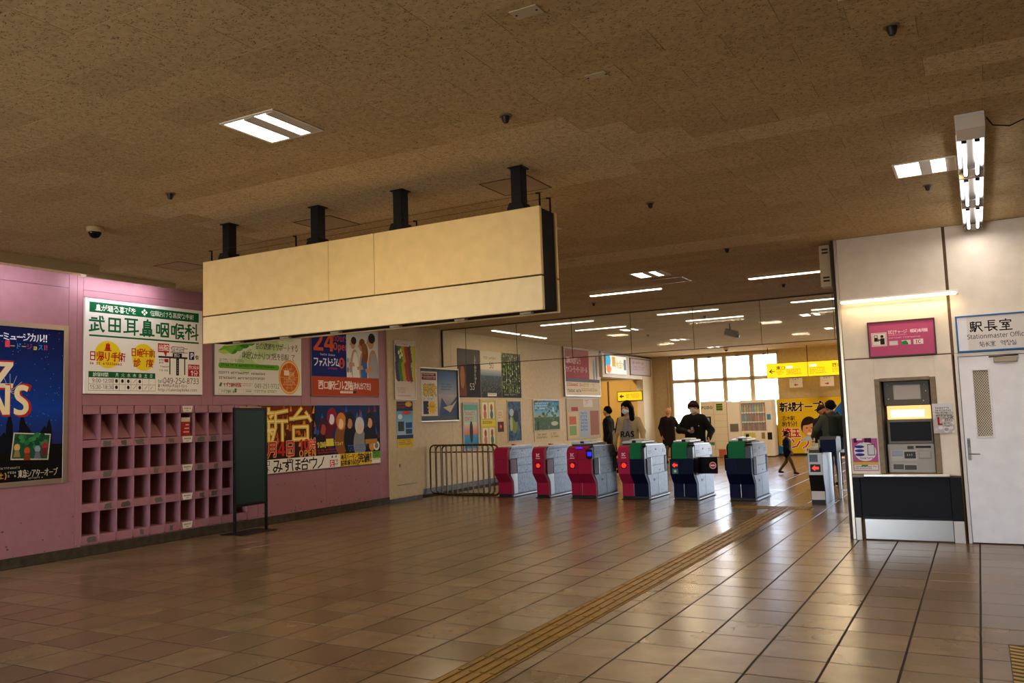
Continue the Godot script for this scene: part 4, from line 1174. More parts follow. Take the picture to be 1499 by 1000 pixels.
# ---------------------------------------------------------------- far end of the hall
func far_end() -> void:
	var zf := ZF + 0.02
	# parcel locker: two columns of doors
	var l := thing("parcel_locker", "cream parcel locker of two door columns with small black screen", "locker", Vector3(-7.965, 0, -22.95))
	var cr := hexm("d8cbb0", 0.45)
	bpart(l, "carcass", Vector3(-0.43, 0, -0.35), Vector3(0.43, 1.84, 0.33), hexm("8d8068", 0.5))
	for c in 2:
		var xa := -0.43 if c == 0 else 0.004
		for e in [[0.02, 0.27], [0.275, 0.52], [0.525, 0.75], [0.755, 0.98], [0.985, 1.40], [1.405, 1.83]]:
			if c == 1 and e[0] > 0.98 and e[0] < 1.0:
				bpart(l, "door", Vector3(xa, 0.985, 0.33), Vector3(xa + 0.424, 1.19, 0.352), cr, 0.003)
				bpart(l, "door", Vector3(xa, 1.195, 0.33), Vector3(xa + 0.424, 1.40, 0.352), cr, 0.003)
				continue
			bpart(l, "door", Vector3(xa, e[0], 0.33), Vector3(xa + 0.424, e[1], 0.352), cr, 0.003)
	bpart(l, "screen", Vector3(-0.39, 1.10, 0.352), Vector3(-0.10, 1.34, 0.372), M.black, 0.004)
	bpart(l, "screen_glass", Vector3(-0.34, 1.14, 0.372), Vector3(-0.15, 1.30, 0.374), hexm("8fa0a8", 0.2))
	letters(l, "lettering", "PUDO", 0.10, hexm("3b3a2a", 0.5), Vector3(-0.22, 1.63, 0.353))
	bpart(l, "green_notice", Vector3(0.09, 1.52, 0.352), Vector3(0.30, 1.76, 0.354), hexm("7d9a3e", 0.5))
	for k in 3:
		bpart(l, "notice_bar", Vector3(0.09, 1.55 + 0.075 * k, 0.354), Vector3(0.30, 1.59 + 0.075 * k, 0.3555), hexm("2f3a22", 0.5))
	bpart(l, "red_notice", Vector3(0.10, 0.03, 0.352), Vector3(0.34, 0.26, 0.354), hexm("b5563c", 0.5))
	bpart(l, "green_band", Vector3(-0.42, 0.40, 0.352), Vector3(-0.02, 0.50, 0.354), hexm("3f7a40", 0.5))
	# plain white cabinet and drinks machine
	var c := thing("white_cabinet", "plain white cabinet with grey control plate between lockers and drinks machine", "cabinet", Vector3(-7.31, 0, -22.9))
	bpart(c, "body", Vector3(-0.215, 0.02, -0.4), Vector3(0.20, 1.80, 0.30), hexm("ddd3c2", 0.45), 0.006)
	bpart(c, "control_plate", Vector3(-0.14, 0.83, 0.30), Vector3(0.13, 1.08, 0.315), hexm("6e6558", 0.4), 0.004)
	bpart(c, "ledge", Vector3(-0.2, 0.40, 0.30), Vector3(0.19, 0.43, 0.38), M.steel, 0.004)
	var v := thing("drinks_machine", "white drinks vending machine with three rows of coloured bottles", "vending machine", Vector3(-6.60, 0, -22.9))
	var wh := hexm("e2d9c8", 0.4)
	bpart(v, "cabinet", Vector3(-0.50, 0.03, -0.4), Vector3(0.50, 1.83, 0.22), wh, 0.008)
	bpart(v, "door_frame", Vector3(-0.50, 1.74, 0.22), Vector3(0.50, 1.83, 0.30), wh, 0.004)
	bpart(v, "door_frame", Vector3(-0.50, 0.03, 0.22), Vector3(-0.48, 1.74, 0.30), wh, 0.004)
	bpart(v, "door_frame", Vector3(0.30, 0.03, 0.22), Vector3(0.50, 1.74, 0.30), wh, 0.004)
	bpart(v, "door_frame", Vector3(-0.48, 0.03, 0.22), Vector3(0.30, 0.82, 0.30), wh, 0.004)
	bpart(v, "display_back", Vector3(-0.48, 0.82, 0.22), Vector3(0.30, 1.74, 0.225), hexm("4a3c30", 0.5))
	var cols := [["3a8f4a", "c98a2c", "3f9a58", "d8702c", "2f7fae", "7fae3a", "c9a83c", "3f8f6a", "d89a3c"], ["2a6a9a", "3a86b0", "2d5f8f", "8f4a2c", "6a3020", "a8502c", "c0702a", "7a3a24", "c8862c"], ["8a3a24", "5a2a1c", "a8542c", "7a4426", "9a3a24", "4a281c", "b0602c", "6e3a22", "8a4a2c"]]
	for r in 3:
		bpart(v, "shelf", Vector3(-0.48, 1.44 - 0.30 * r - 0.02, 0.225), Vector3(0.30, 1.44 - 0.30 * r, 0.29), hexm("d9d2c4", 0.4))
		for k in 9:
			var b := MB.new()
			b.lathe(Vector3(), [[0.0, 0.0], [0.034, 0.0], [0.034, 0.15], [0.014, 0.20], [0.014, 0.235], [0.0, 0.235]], 10)
			if not made.has("bottle"):
				made["bottle"] = b.done()
			part(v, "bottle", made["bottle"], hexm(cols[r][k], 0.3), Vector3(-0.435 + 0.084 * k, 1.44 - 0.30 * r, 0.258))
			bpart(v, "price_tag", Vector3(-0.46 + 0.084 * k, 1.40 - 0.30 * r, 0.29), Vector3(-0.41 + 0.084 * k, 1.425 - 0.30 * r, 0.294), M.white)
	bpart(v, "front_glass", Vector3(-0.48, 0.82, 0.296), Vector3(0.30, 1.74, 0.30), M.pane)
	bpart(v, "coin_panel", Vector3(0.33, 0.55, 0.30), Vector3(0.47, 0.78, 0.312), M.dark, 0.01)
	bpart(v, "blue_sticker", Vector3(0.34, 1.18, 0.30), Vector3(0.46, 1.36, 0.302), hexm("3a84b8", 0.5))
	bpart(v, "lower_notice", Vector3(-0.42, 0.60, 0.30), Vector3(-0.05, 0.78, 0.302), hexm("c8c060", 0.5))
	bpart(v, "lower_notice", Vector3(0.14, 0.58, 0.30), Vector3(0.25, 0.78, 0.302), hexm("8a7a40", 0.5))
	bpart(v, "outlet_flap", Vector3(-0.38, 0.16, 0.30), Vector3(0.22, 0.36, 0.312), M.dark, 0.006)
	# service pipes on the wall
	var pp := thing("wall_pipe", "thin beige conduit with a switch box left of the far windows", "conduit", Vector3(-9.72, 0, zf))
	part(pp, "pipe", cyl(0.025, 0.9, 3.4, 8), M.beige, Vector3(0, 0, 0.03))
	bpart(pp, "switch_box", Vector3(-0.05, 1.55, 0), Vector3(0.05, 1.7, 0.05), M.off, 0.005)

# ---------------------------------------------------------------- print: lettering strokes on a 16 x 16 grid, two digits a point
func set_strokes() -> void:
	glyphs = {
	"武": "2373 05e5 a1a6bbdeed c1d3 575d 5989 292d 0e9c", "田": "22d2dd2d22 828d 28d8", "耳": "11e1 424c b2bf 45b5 48b8 0dfb",
	"鼻": "8072 42b2b84842 44b4 46b6 39c9cd3d39 898d 3bcb 0efe 5e4f aeaf", "咽": "14444b1b14 62e2ee6e62 77d7 a4a7 a77c a7dc", "喉": "14444b1b14 7155 636f 92e2e5 85f5 a587 99e9 8cfc c9cc cc8f ccff",
	"科": "6132 0575 414f 4509 4579 93b4 87a8 7cfa d0df", "が": "0696a79b7e5d 61573b0f b4d6e9 c1d3 e0f2", "通": "2144 05353b0d 3b6eff 52e2b4 656d 65e5ee 68e8 6beb a5ad",
	"る": "31b12855a5d8dcaf7e5c7b9c", "喜": "12e2 8084 34c4 46b6b94946 0bfb 4dbdbf4f4d", "び": "0373394d7fae b9b3e8 c0d2 e0f2", "を": "13c3 7129569699 e68a6c7ede",
	"信": "4108 353f 9192 63f3 77e7 7aea 7dedef7f7d", "頼": "0272 1565691915 404f 490e 497d 81f1 b194 94e4ec9c94 97e7 99e9 ac8f ccff", "お": "0484 414e2f0c48a8dbce9f b4e6",
	"け": "21151a2f 64f4 c1cb9f", "高": "8082 12e2 44b4b74744 2f29d9df 5babae5e5b", "度": "8082 22f2 221a0f 45e5 6469 b4b9 69b9 4bcb3f 6bff", "な": "0383 5009 b2e5 a5ad8f6e6c9bfe",
	"手": "c132 15d5 08f8 818f6e", "術": "3005 4409 282f 5595 717f 765c 769c 9193 b2f2 a6f6 d6df", "日": "31c1ce3e31 37c7", "帰": "1218 505a1f 71e1e777 74e4 5b59f9fb 7c7f 7cdcde a9af",
	"り": "32395b b1b8ad7f", "曜": "13434d1d13 1848 61919566 a1f1f5a6 8759 767f 78f8 7bfb 7fff b7bf", "午": "5016 34d4 09f9 848f", "前": "4062 b192 04f4 262f 2676 767f5e 2979 2c7c a6ac e5efce",
	"診": "3032 0474 1666 1969 1c6c6f1f1c b066 b0f6 b488 d68b ea7f", "療": "8082 22f2 221a0f 0416 0a29 55f5 935a 95ea 79c9cd7d79 7bcb ad9f 7e5f ceef", "当": "8086 2145 e1b5 17e7ee1e 1aea",
	"院": "111f 1151376a3c b0b2 6562f2f4 76e6 69f9 8a6f baaecefeec", "み": "1191 915d2f0c2949fc c5cb9f", "ず": "04f4 9097 9875598aa89d6f c0d2 f0f1", "ほ": "21151a2f 72f2 77f7 b2bcaf7e7cacfe",
	"台": "8035 15d4 b2e6 39c9cf3f39", "西": "01f1 24d4de2e24 61683a a1a8c8", "口": "23d3dd2d23", "有": "03f3 710a 56d6de 565f 59d9 5cdc", "徒": "3005 4409 272f 73e3 a0a7 57f7 a7ad abeb 796f 7cff",
	"歩": "8087 83d3 3337 07f7 888d 592c b9cc d93f", "分": "5007 a0f7 38c8bd9f 783f", "時": "12424d1d12 1747 73f3 b0b7 67f7 5afa d8dfbe 8b9d", "間": "111f 11616616 1363 91f1ff 9196f6 93f3 59b9be5e59 5cbc",
	"月": "414a1f 41c1ceae 45c5 49c9", "火": "8078 780f 79ff 1437 e4b7", "水": "808f5e 1565650d d395 96fd", "木": "05f5 808f 850d 85fd", "金": "8006 80f6 45b5 29d9 858e 3b4d cbad 0eee", "土": "25d5 808e 0eee",
	"富": "8082 1412e2e4 44b4 46b6b84846 3acacf3f3a 8a8f 3ccc", "士": "05f5 808e 2ede", "見": "31c1c83831 33c3 35c5 684c1f a8aeceeeec", "市": "8083 03f3 262d 26d6dcbd 838f", "目": "41b1be4e41 45b5 4aba",
	"の": "825c3e0b1744a2d4e8cc8f", "健": "3006 252f 52724f 5b7dff 82e2e6 74f4 86e6 89e9 b0bd", "康": "8082 22f2 21280f 54d4d8 36f6 58d8 848f6e 3a5b 7a3e e9cb abfe", "サ": "04f4 4149 b1b97f",
	"ポ": "05e5 707f5e 3a1d b9ec d0f0f2d2d0", "ー": "18e8", "ト": "505f 56d9", "す": "04f4 9097 97665989a89d6f", "身": "8062 323a 32b2be9e 35b5 38b8 1bbb f52f", "近": "2143 05353b0d 3b6eff e172 726a5c 76f6 b6bd",
	"か": "0696a79b7e5d 61573b0f b4d6e9", "つ": "0594d5e9bd6e", "医": "11f1 111e 1efe 6245 54c4 37d7 863b 88dc", "指": "0464 313e1d 0a67 e173 7176e6e5 79e9ef7f79 7cec", "し": "313c5f8fdc", "て": "02e2 e2966a7dbf",
	"気": "4016 33e3 46d6 19c9caedfc 3b9f 9b3f", "づ": "0594d5e9bd6e c0d2 e0f2", "き": "23c2 26d5 71cb 3b3d6fbf", "く": "b148bf", "い": "22293d5b b3d6ea", "に": "2124 243a2f 74e4 6b7eee",
	"病": "8082 22f2 221a0f 0416 0a29 45f5 585f 58e8eece a5a8 a87c a8cc", "眼": "12525e1e12 1656 1a5a 82e2e888 85e5 828fcc a8ff e9bb", "フ": "12d2c97d3f", "ァ": "47d7b9 888b6f", "ス": "22c2881f 98ef",
	"ジ": "1243 0648 1e9ce6 b0c3 e0f2", "ム": "612dde b9ef", "ビ": "212c4eee 27c5 b0c2 e0f1", "ル": "424a1f a1aef9", "駅": "1262 121a 1565 1868 414a 1a6a6e5f 0d1f 2c3e 4c5d 82e2e777 82896f a7cbff",
	"階": "111f 1151376a3c 7179a7 74a4 d3b5 b0b8f8f6 a98a 7aeaef7f7a 7ded", "改": "11616616 161e7b a069 84f4 c46f 86ff", "札": "0575 404f 460c 4679 a1aeceeeec", "出": "808e 2226d6d2 181eeee8", "右": "03f3 701a 47d7df4f47",
	"新": "4042 0272 2335 6354 0676 0a7a 464f 4a0d 4a6c f182 8289 896f 86f6 c6cf", "チ": "c132 06f6 828b4f", "ン": "2246 1e9ce5", "コ": "22d2dd 1ddd", "ロ": "22d2dd2d22", "ッ": "3537 7577 4fade6", "ウ": "8083 1713e3d97f",
	"ノ": "c18a1f", "左": "03f3 700c 48d8 989e 3eee", "専": "13e3 808a 35c5c93935 37c7 0bfb b9bf9e 4c6e", "用": "31290f 31d1dfbe 35d5 39d9 818e", "パ": "525a0f a4dbef d0f0f2d2d0", "キ": "24d3 19e7 61af", "グ": "611a 53d3ba6f c0d2 f0f1",
	"駐": "1262 121a 1565 1868 414a 1a6a6e5f 0d1f 2c3e 4c5d a0c2 83f3 89f9 7efe c3ce", "車": "12e2 34c4ca3a34 37c7 0cfc 808f", "場": "0565 313c 0d6b 81d1d68681 83d3 68f8 866b 7afaee b96f db9f", "完": "8082 1412e2e4 45b5 18e8 685c1f a8aeceeeec",
	"備": "3007 252f 53f3 8085 c0c5 56f6 564f 78e8ee 787f 7beb b8bf", "ミ": "22c4 37b9 2cdf", "ュ": "38b8ad 1ded", "カ": "14d4cd9e 70691f", "ド": "505f 56d9 b1c3 e0f2", "ョ": "37c7cf 3bcb 3fcf", "東": "02f2 34c4ca3a34 37c7 808f 8a0f 8aff",
	"急": "6025 51a194 25c5cb2b 28c8 2d0f 4c5fbfbd 8c9d dcfe", "シ": "1244 0748 1e9ce5", "ア": "12e2b6 84793f", "タ": "611a 53d3b96f 57ab", "オ": "04e4 909f7e 950d", "ブ": "13c3b97d3f d0d2 f0f2", "長": "51d1 515a 54c4 57c7 0afa 5a5f9d 9aff dbbc",
	"室": "8082 1412e2e4 35c5 6548b8 96c9 3bcb 898e 0fff", "站": "3032 0363 1538 5549 0c6b a0a8 a4f4 79e9ef7f79", "长": "515f8d 08f8 d266 68ff", "역": "315173755737151331 d1d9 93d3 96d6 3bdbdf", "장": "1181 4217 4478 c1c9 c5f5 7babcdaf7f5d7b",
	"실": "4108 4388 c1c8 3adadc3c3fdf", "ャ": "37d6aa 648f", "・": "7888", "精": "0676 404f 460c 4678 1224 7254 82f2 b0b7 84e4 67f7 898f 89e9ef 8beb 8ded", "算": "3013 3161 4143 a083 b1f1 c1c3 35c5cb3b35 37c7 39c9 0cfc 5b3f abaf",
	"機": "0464 313f 350b 3668 7154 5477 7757 e1c4 c4e7 e7c7 59f9 a0abdffe d9af 795f", "規": "1464 0979 4149 490e 496d 91e1e89891 93e3 95e5 a89d7f c8cefefc", "プ": "13c3b97d3f d0f0f2d2d0", "志": "03f3 8087 27d7 1b0e 4a5fbfcc 7a8c daec",
	"約": "5013 1345 6317 1767 474f 1a0d 6a7c a078 84f4edcf 98ba", "埼": "0565 313c 0d6b 62f2 a0a3 a375 a3e5 67f7 e7efce 7aaaad7d7a", "玉": "22d2 28d8 0efe 828e aacc", "イ": "d2750a 858f", "ラ": "31c1 16d6ba6f", "セ": "06e4b9 515c7eee",
	"モ": "22d2 07f7 727d9fef", "ク": "611a 53d3b96f", "運": "2143 05353b0d 3b6eff 6361f1f3 73e3 85e5ea8a85 87e7 6cfc b2bd", "転": "1161 1363691913 1666 0b7b 414f 92e2 76f6 a67d7dec c9ee", "免": "6025 51b194 25d5d92925 857a0f 99aeceeeec",
	"許": "3032 0474 1666 1969 1c6c6f1f1c 9066 83e3 69f9 b3bf", "ら": "5293 3539 3996c7dacd6f", "村": "0565 313f 360b 3668 74f4 c0cfae 8899",
	}

class Print:
	var img: Image
	var w: int
	var h: int
	var g: Dictionary
	func _init(ww: int, hh: int, c: Color, gl: Dictionary) -> void:
		w = ww; h = hh; g = gl
		img = Image.create(w, h, false, Image.FORMAT_RGB8)
		img.fill(c)
	func rect(x: float, y: float, ww: float, hh: float, c) -> void:
		img.fill_rect(Rect2i(int(x), int(y), max(1, int(round(ww))), max(1, int(round(hh)))), Color(c))
	func poly(p: PackedVector2Array, c) -> void:
		var col := Color(c)
		var lo := 1e9
		var hi := -1e9
		for q in p:
			lo = min(lo, q.y); hi = max(hi, q.y)
		for y in range(max(0, int(floor(lo))), min(h - 1, int(ceil(hi))) + 1):
			var xs := []
			var yy := y + 0.5
			for i in p.size():
				var a := p[i]
				var b := p[(i + 1) % p.size()]
				if (a.y <= yy) != (b.y <= yy):
					xs.append(a.x + (yy - a.y) / (b.y - a.y) * (b.x - a.x))
			xs.sort()
			for i in range(0, xs.size() - 1, 2):
				var x0 := int(round(xs[i]))
				var x1 := int(round(xs[i + 1]))
				x0 = max(x0, 0); x1 = min(x1, w)
				if x1 > x0:
					img.fill_rect(Rect2i(x0, y, x1 - x0, 1), col)
	func quadp(list: Array, c) -> void:
		var p := PackedVector2Array()
		for i in range(0, list.size(), 2):
			p.append(Vector2(list[i], list[i + 1]))
		poly(p, c)
	func oval(x: float, y: float, rx: float, ry: float, c) -> void:
		var col := Color(c)
		for yy in range(max(0, int(y - ry)), min(h - 1, int(y + ry)) + 1):
			var d := 1.0 - pow((yy + 0.5 - y) / ry, 2)
			if d > 0:
				var dx := rx * sqrt(d)
				var x0: int = max(0, int(round(x - dx)))
				var x1: int = min(w, int(round(x + dx)))
				if x1 > x0:
					img.fill_rect(Rect2i(x0, yy, x1 - x0, 1), col)
	func line(a: Vector2, b: Vector2, t: float, c) -> void:
		var d := (b - a)
		if d.length() < 0.01:
			d = Vector2(0.01, 0)
		d = d.normalized() * t * 0.5
		var n := Vector2(-d.y, d.x)
		a -= d * 0.7; b += d * 0.7
		poly(PackedVector2Array([a + n, b + n, b - n, a - n]), c)
	func fade(x: int, y: int, ww: int, hh: int, c0, c1) -> void:
		for k in hh:
			img.fill_rect(Rect2i(x, y + k, ww, 1), Color(c0).lerp(Color(c1), float(k) / hh))
	# text with its top left corner at x, y; size is the height of a character; sx narrows it
	func text(s: String, x: float, y: float, size: float, c, wt := 0.10, sx := 1.0, gap := 0.08, slant := 0.0) -> float:
		for ch in s:
			if ch == " ":
				x += size * sx * 0.5
				continue
			if g.has(ch):
				for st in g[ch].split(" "):
					var pts := []
					for i in range(0, st.length() - 1, 2):
						var px: float = st.substr(i, 1).hex_to_int() / 15.0
						var py: float = st.substr(i + 1, 1).hex_to_int() / 15.0
						pts.append(Vector2(x + (px + slant * (1.0 - py)) * size * sx, y + py * size))
					for i in pts.size() - 1:
						line(pts[i], pts[i + 1], max(1.2, size * wt), c)
				x += size * sx * (1.0 + gap)
			else:
				x += latin(ch, x, y, size, c, wt > 0.09, sx) + size * gap * sx * 0.3
		return x
	func latin(s: String, x: float, y: float, size: float, c, bold := true, sx := 1.0) -> float:
		var t := TextMesh.new()
		var f := SystemFont.new()
		f.font_names = PackedStringArray(["Droid Sans"])
		f.font_weight = 700 if bold else 400
		t.font = f
		t.text = s
		t.font_size = 64
		t.pixel_size = 1.0
		t.depth = 0.0
		t.curve_step = 4.0
		t.horizontal_alignment = HORIZONTAL_ALIGNMENT_LEFT
		t.vertical_alignment = VERTICAL_ALIGNMENT_TOP
		var k := size / 47.0
		var adv := f.get_string_size(s, HORIZONTAL_ALIGNMENT_LEFT, -1, 64).x
		var ar := t.get_mesh_arrays()
		var v: PackedVector3Array = ar[Mesh.ARRAY_VERTEX]
		var ix: PackedInt32Array = ar[Mesh.ARRAY_INDEX]
		var asc := f.get_ascent(64)
		for i in range(0, ix.size(), 3):
			var p := PackedVector2Array()
			for j in 3:
				var q := v[ix[i + j]]
				p.append(Vector2(x + q.x * k * sx, y + (-q.y - (asc - 47.0)) * k))
			poly(p, c)
		return adv * k * sx
	# rows of small marks that read as fine print
	func fine(x: float, y: float, ww: float, hh: float, rows: int, c, sd := 1) -> void:
		var r := RandomNumberGenerator.new()
		r.seed = sd
		var rh := hh / rows
		var s := rh * 0.62
		for k in rows:
			var xx := x
			var stop := x + ww * r.randf_range(0.75, 1.0)
			while xx < stop:
				if r.randf() < 0.9:
					var m := r.randi() % 3
					rect(xx, y + k * rh + (0.0 if m != 1 else s * 0.4), s * 0.8, max(1.0, s * 0.22), c)
					rect(xx + s * (0.1 + 0.5 * r.randf()), y + k * rh, max(1.0, s * 0.22), s, c)
					if m > 0:
						rect(xx, y + k * rh + s * 0.75, s * 0.8, max(1.0, s * 0.22), c)
				xx += s * 1.05
	func stains(n: int, sd: int, c0, c1, rmin: float, rmax: float) -> void:
		var r := RandomNumberGenerator.new()
		r.seed = sd
		for k in n:
			oval(r.randf() * w, r.randf() * h, r.randf_range(rmin, rmax), r.randf_range(rmin, rmax), Color(c0).lerp(Color(c1), r.randf()))

func printed(p: Print, rough := 0.6, lit := 0.0) -> StandardMaterial3D:
	var m := mat(Color(1, 1, 1), rough)
	m.metallic_specular = 0.2
	m.albedo_texture = tex(p.img)
	m.texture_repeat = false
	if lit > 0.0:      # a backlit sign
		m.emission_enabled = true
		m.emission_operator = BaseMaterial3D.EMISSION_OP_MULTIPLY
		m.emission = Color(1, 1, 1)
		m.emission_texture = m.albedo_texture
		m.emission_energy_multiplier = lit
	return m

# a printed sheet with an optional frame; base centre at 'at', facing +z before the turn
func poster(called: String, label: String, category: String, p: Print, at: Vector3, w: float, h: float, turn: float, frame: Material = null, fw := 0.02, depth := 0.012, group := "", rough := 0.6, lit := 0.0) -> Node3D:
	var t := thing(called, label, category, at, turn, group)
	var b := MB.new()
	b.board(w, h, depth)
	part(t, "sheet", b.done(), printed(p, rough, lit))
	if frame:
		part(t, "frame", boxes([[Vector3(-w / 2 - fw, -fw, 0), Vector3(-w / 2, h + fw, depth + 0.008)], [Vector3(w / 2, -fw, 0), Vector3(w / 2 + fw, h + fw, depth + 0.008)], [Vector3(-w / 2, h, 0), Vector3(w / 2, h + fw, depth + 0.008)], [Vector3(-w / 2, -fw, 0), Vector3(w / 2, 0, depth + 0.008)]], 0.002), frame)
	return t

func clinic_print() -> Print:
	var p := Print.new(1000, 660, Color("e4ddd0"), glyphs)
	var gr := "0d5a30"
	p.rect(30, 24, 935, 72, gr)
	p.text("鼻が通る喜びを", 75, 38, 44, "e9e6d6", 0.11, 1.0, 0.06)
	for q in [[470, 46], [486, 60], [454, 60], [470, 74]]:
		p.quadp([q[0], q[1] - 11, q[0] + 11, q[1], q[0], q[1] + 11, q[0] - 11, q[1]], "e9e6d6")
	p.text("信頼おける高度な手術", 520, 40, 39, "e9e6d6", 0.09, 0.96, 0.06)
	p.text("武田耳鼻咽喉科", 32, 114, 120, gr, 0.115, 0.99, 0.13)
	p.rect(30, 252, 935, 12, gr)
	p.oval(175, 386, 102, 96, "e3c51c")
	p.oval(465, 392, 98, 98, "e3c51c")
	p.text("鼻", 147, 306, 54, "a81e12", 0.12)
	p.text("日帰り手術", 32, 368, 62, "a81e12", 0.12, 0.86, 0.06)
	p.fine(36, 442, 290, 26, 1, "a0402a", 3)
	p.text("日曜午前", 358, 330, 56, "a82a12", 0.12, 0.88, 0.04)
	p.text("診", 382, 404, 56, "a82a12", 0.12)
	p.text("療", 490, 404, 56, "a82a12", 0.12)
	# map
	p.rect(592, 374, 265, 14, "231f1a")
	p.rect(720, 347, 85, 36, "231f1a")
	p.text("西口", 733, 353, 24, "e4ddd0", 0.12)
	p.rect(690, 386, 10, 124, "231f1a"); p.rect(826, 386, 10, 124, "231f1a"); p.rect(752, 386, 26, 130, "231f1a")
	for k in 6:
		p.rect(763, 402 + k * 18, 4, 9, "cfc8ba")
	p.rect(700, 307, 160, 4, "3a342c"); p.rect(700, 339, 160, 4, "3a342c"); p.rect(712, 297, 112, 44, "3a342c"); p.rect(716, 301, 104, 36, "e4ddd0")
	p.text("みずほ台", 722, 308, 23, "3a342c", 0.1)
	p.rect(588, 280, 100, 66, "b01c1c"); p.quadp([640, 346, 668, 346, 660, 382], "b01c1c")
	p.text("当院", 594, 288, 46, "ece2d6", 0.12, 0.92)
	p.rect(648, 394, 34, 26, "b01c1c"); p.fine(600, 398, 44, 40, 2, "3a342c", 5); p.fine(596, 448, 90, 18, 1, "231f1a", 6); p.fine(600, 476, 86, 18, 1, "231f1a", 7)
	p.rect(872, 330, 50, 62, "1c2358"); p.latin("P", 880, 338, 46, "e9e6e0", true)
	p.text("有", 930, 352, 38, "2a251f", 0.11, 0.9)
	p.rect(862, 428, 108, 92, "a81e1c"); p.text("西口徒歩", 866, 436, 28, "e8d9cc", 0.1, 0.88, 0.02); p.text("1分", 884, 474, 40, "f0e6da", 0.12)
	# hours table
	p.rect(28, 506, 538, 40, gr)
	p.text("診療時間", 62, 513, 27, "dfe2cc", 0.1)
	var days := "月火水木金土日"
	for k in 7:
		p.text(days[k], 236 + 47 * k, 514, 25, "dfe2cc", 0.1)
	for y in [546, 592, 636]:
		p.rect(28, y, 538, 2, "4a443a")
	for x in [28, 218, 265, 312, 360, 408, 455, 510, 565]:
		p.rect(x, 546, 2, 92, "6a6254")
	p.text("9:00-12:00", 56, 555, 27, "2b2620", 0.06, 0.92); p.text("15:30-18:30", 38, 600, 27, "2b2620", 0.06, 0.92)
	for q in [[0, 0], [1, 0], [2, 0], [4, 0], [0, 1], [2, 1], [4, 1]]:
		p.oval(244 + 47.5 * q[0], 569 + 45 * q[1], 11, 13, "1f1b17")
	for q in [[3, 0], [3, 1], [5, 1], [6, 1]]:
		p.line(Vector2(236 + 48 * q[0], 580 + 45 * q[1]), Vector2(256 + 48 * q[0], 558 + 45 * q[1]), 3, "6a4a3a")
	p.text("tel.", 588, 548, 28, "2b2620", 0.06)
	p.latin("049-254-8733", 636, 534, 44, "2b2620", false, 0.90)
	p.text("富士見市西みずほ台1-10-5", 588, 584, 23, "2b2620", 0.08, 0.88, 0.02)
	p.text("http://takedajibika.com", 588, 614, 23, "2b2620", 0.06, 1.05)
	return p

func eye_print() -> Print:
	var p := Print.new(1000, 660, Color("ded8ca"), glyphs)
	var pale := ["c2d39c", "b4ca88", "cddbb0", "bdd096"]
	for k in 9:
		p.oval(330 + 75 * k, 395 - 42 * k, 92, 84, pale[k % 4])
	for k in 7:
		p.oval(190 + 66 * k, 262 - 26 * k, 66, 62, ["3f8f1c", "58a62a", "2f7f1a", "479a20"][k % 4])
	p.quadp([40, 300, 150, 230, 240, 260, 180, 320], "76b83a")
	p.quadp([30, 310, 110, 290, 170, 320, 90, 330], "b7cc5a")
	p.text("目の健康をサポートする", 440, 212, 56, "3a352c", 0.08, 0.80, 0.05, 0.1)
	p.text("身近なかかりつけ医を目指して", 290, 296, 58, "3a352c", 0.08, 0.74, 0.04, 0.1)
	p.text("気づきにくい目の病気", 50, 362, 30, "54702c", 0.08, 0.86, 0.04)
	p.oval(62, 420, 20, 22, "5d9a24"); p.rect(62, 398, 640, 45, "5d9a24"); p.oval(702, 420, 20, 22, "5d9a24")
	p.fine(70, 408, 630, 26, 1, "2c4a14", 11)
	p.fine(46, 470, 520, 28, 1, "3a342c", 12); p.fine(46, 512, 660, 28, 1, "3a342c", 13)
	p.quadp([46, 590, 60, 560, 84, 562, 70, 592], "4a7f2a")
	p.text("すずき眼科医院", 90, 560, 34, "9a3a20", 0.12, 0.78, 0.04); p.fine(292, 562, 108, 30, 2, "a85a40", 14)
	p.latin("049-251-9722", 430, 560, 40, "55702c", false, 0.88)
	p.rect(40, 612, 270, 40, "b8b79a"); p.rect(43, 615, 264, 34, "ded8ca"); p.text("すずき眼科 前橋", 66, 618, 26, "54702c", 0.09, 0.8)
	p.rect(326, 612, 90, 40, "b8b79a"); p.rect(329, 615, 84, 34, "ded8ca"); p.fine(336, 620, 70, 24, 1, "54702c", 15)
	p.fine(430, 616, 130, 34, 1, "a09010", 16); p.fine(580, 616, 120, 34, 1, "a09010", 17)
	p.oval(845, 500, 132, 152, "d99a3c"); p.oval(845, 500, 122, 140, "e8c070"); p.oval(845, 500, 112, 128, "c05c14")
	for k in 10:
		var a := TAU * k / 10
		p.line(Vector2(845, 500), Vector2(845 + cos(a) * 110, 500 + sin(a) * 126), 4, "dba85c")
	p.text("花薄日医", 780, 455, 36, "ecd9bc", 0.08, 0.86)
	p.fine(790, 420, 110, 18, 1, "e8d0ac", 18); p.fine(775, 510, 140, 70, 3, "e0b88c", 19); p.fine(800, 585, 90, 18, 1, "e0b88c", 20)
	return p

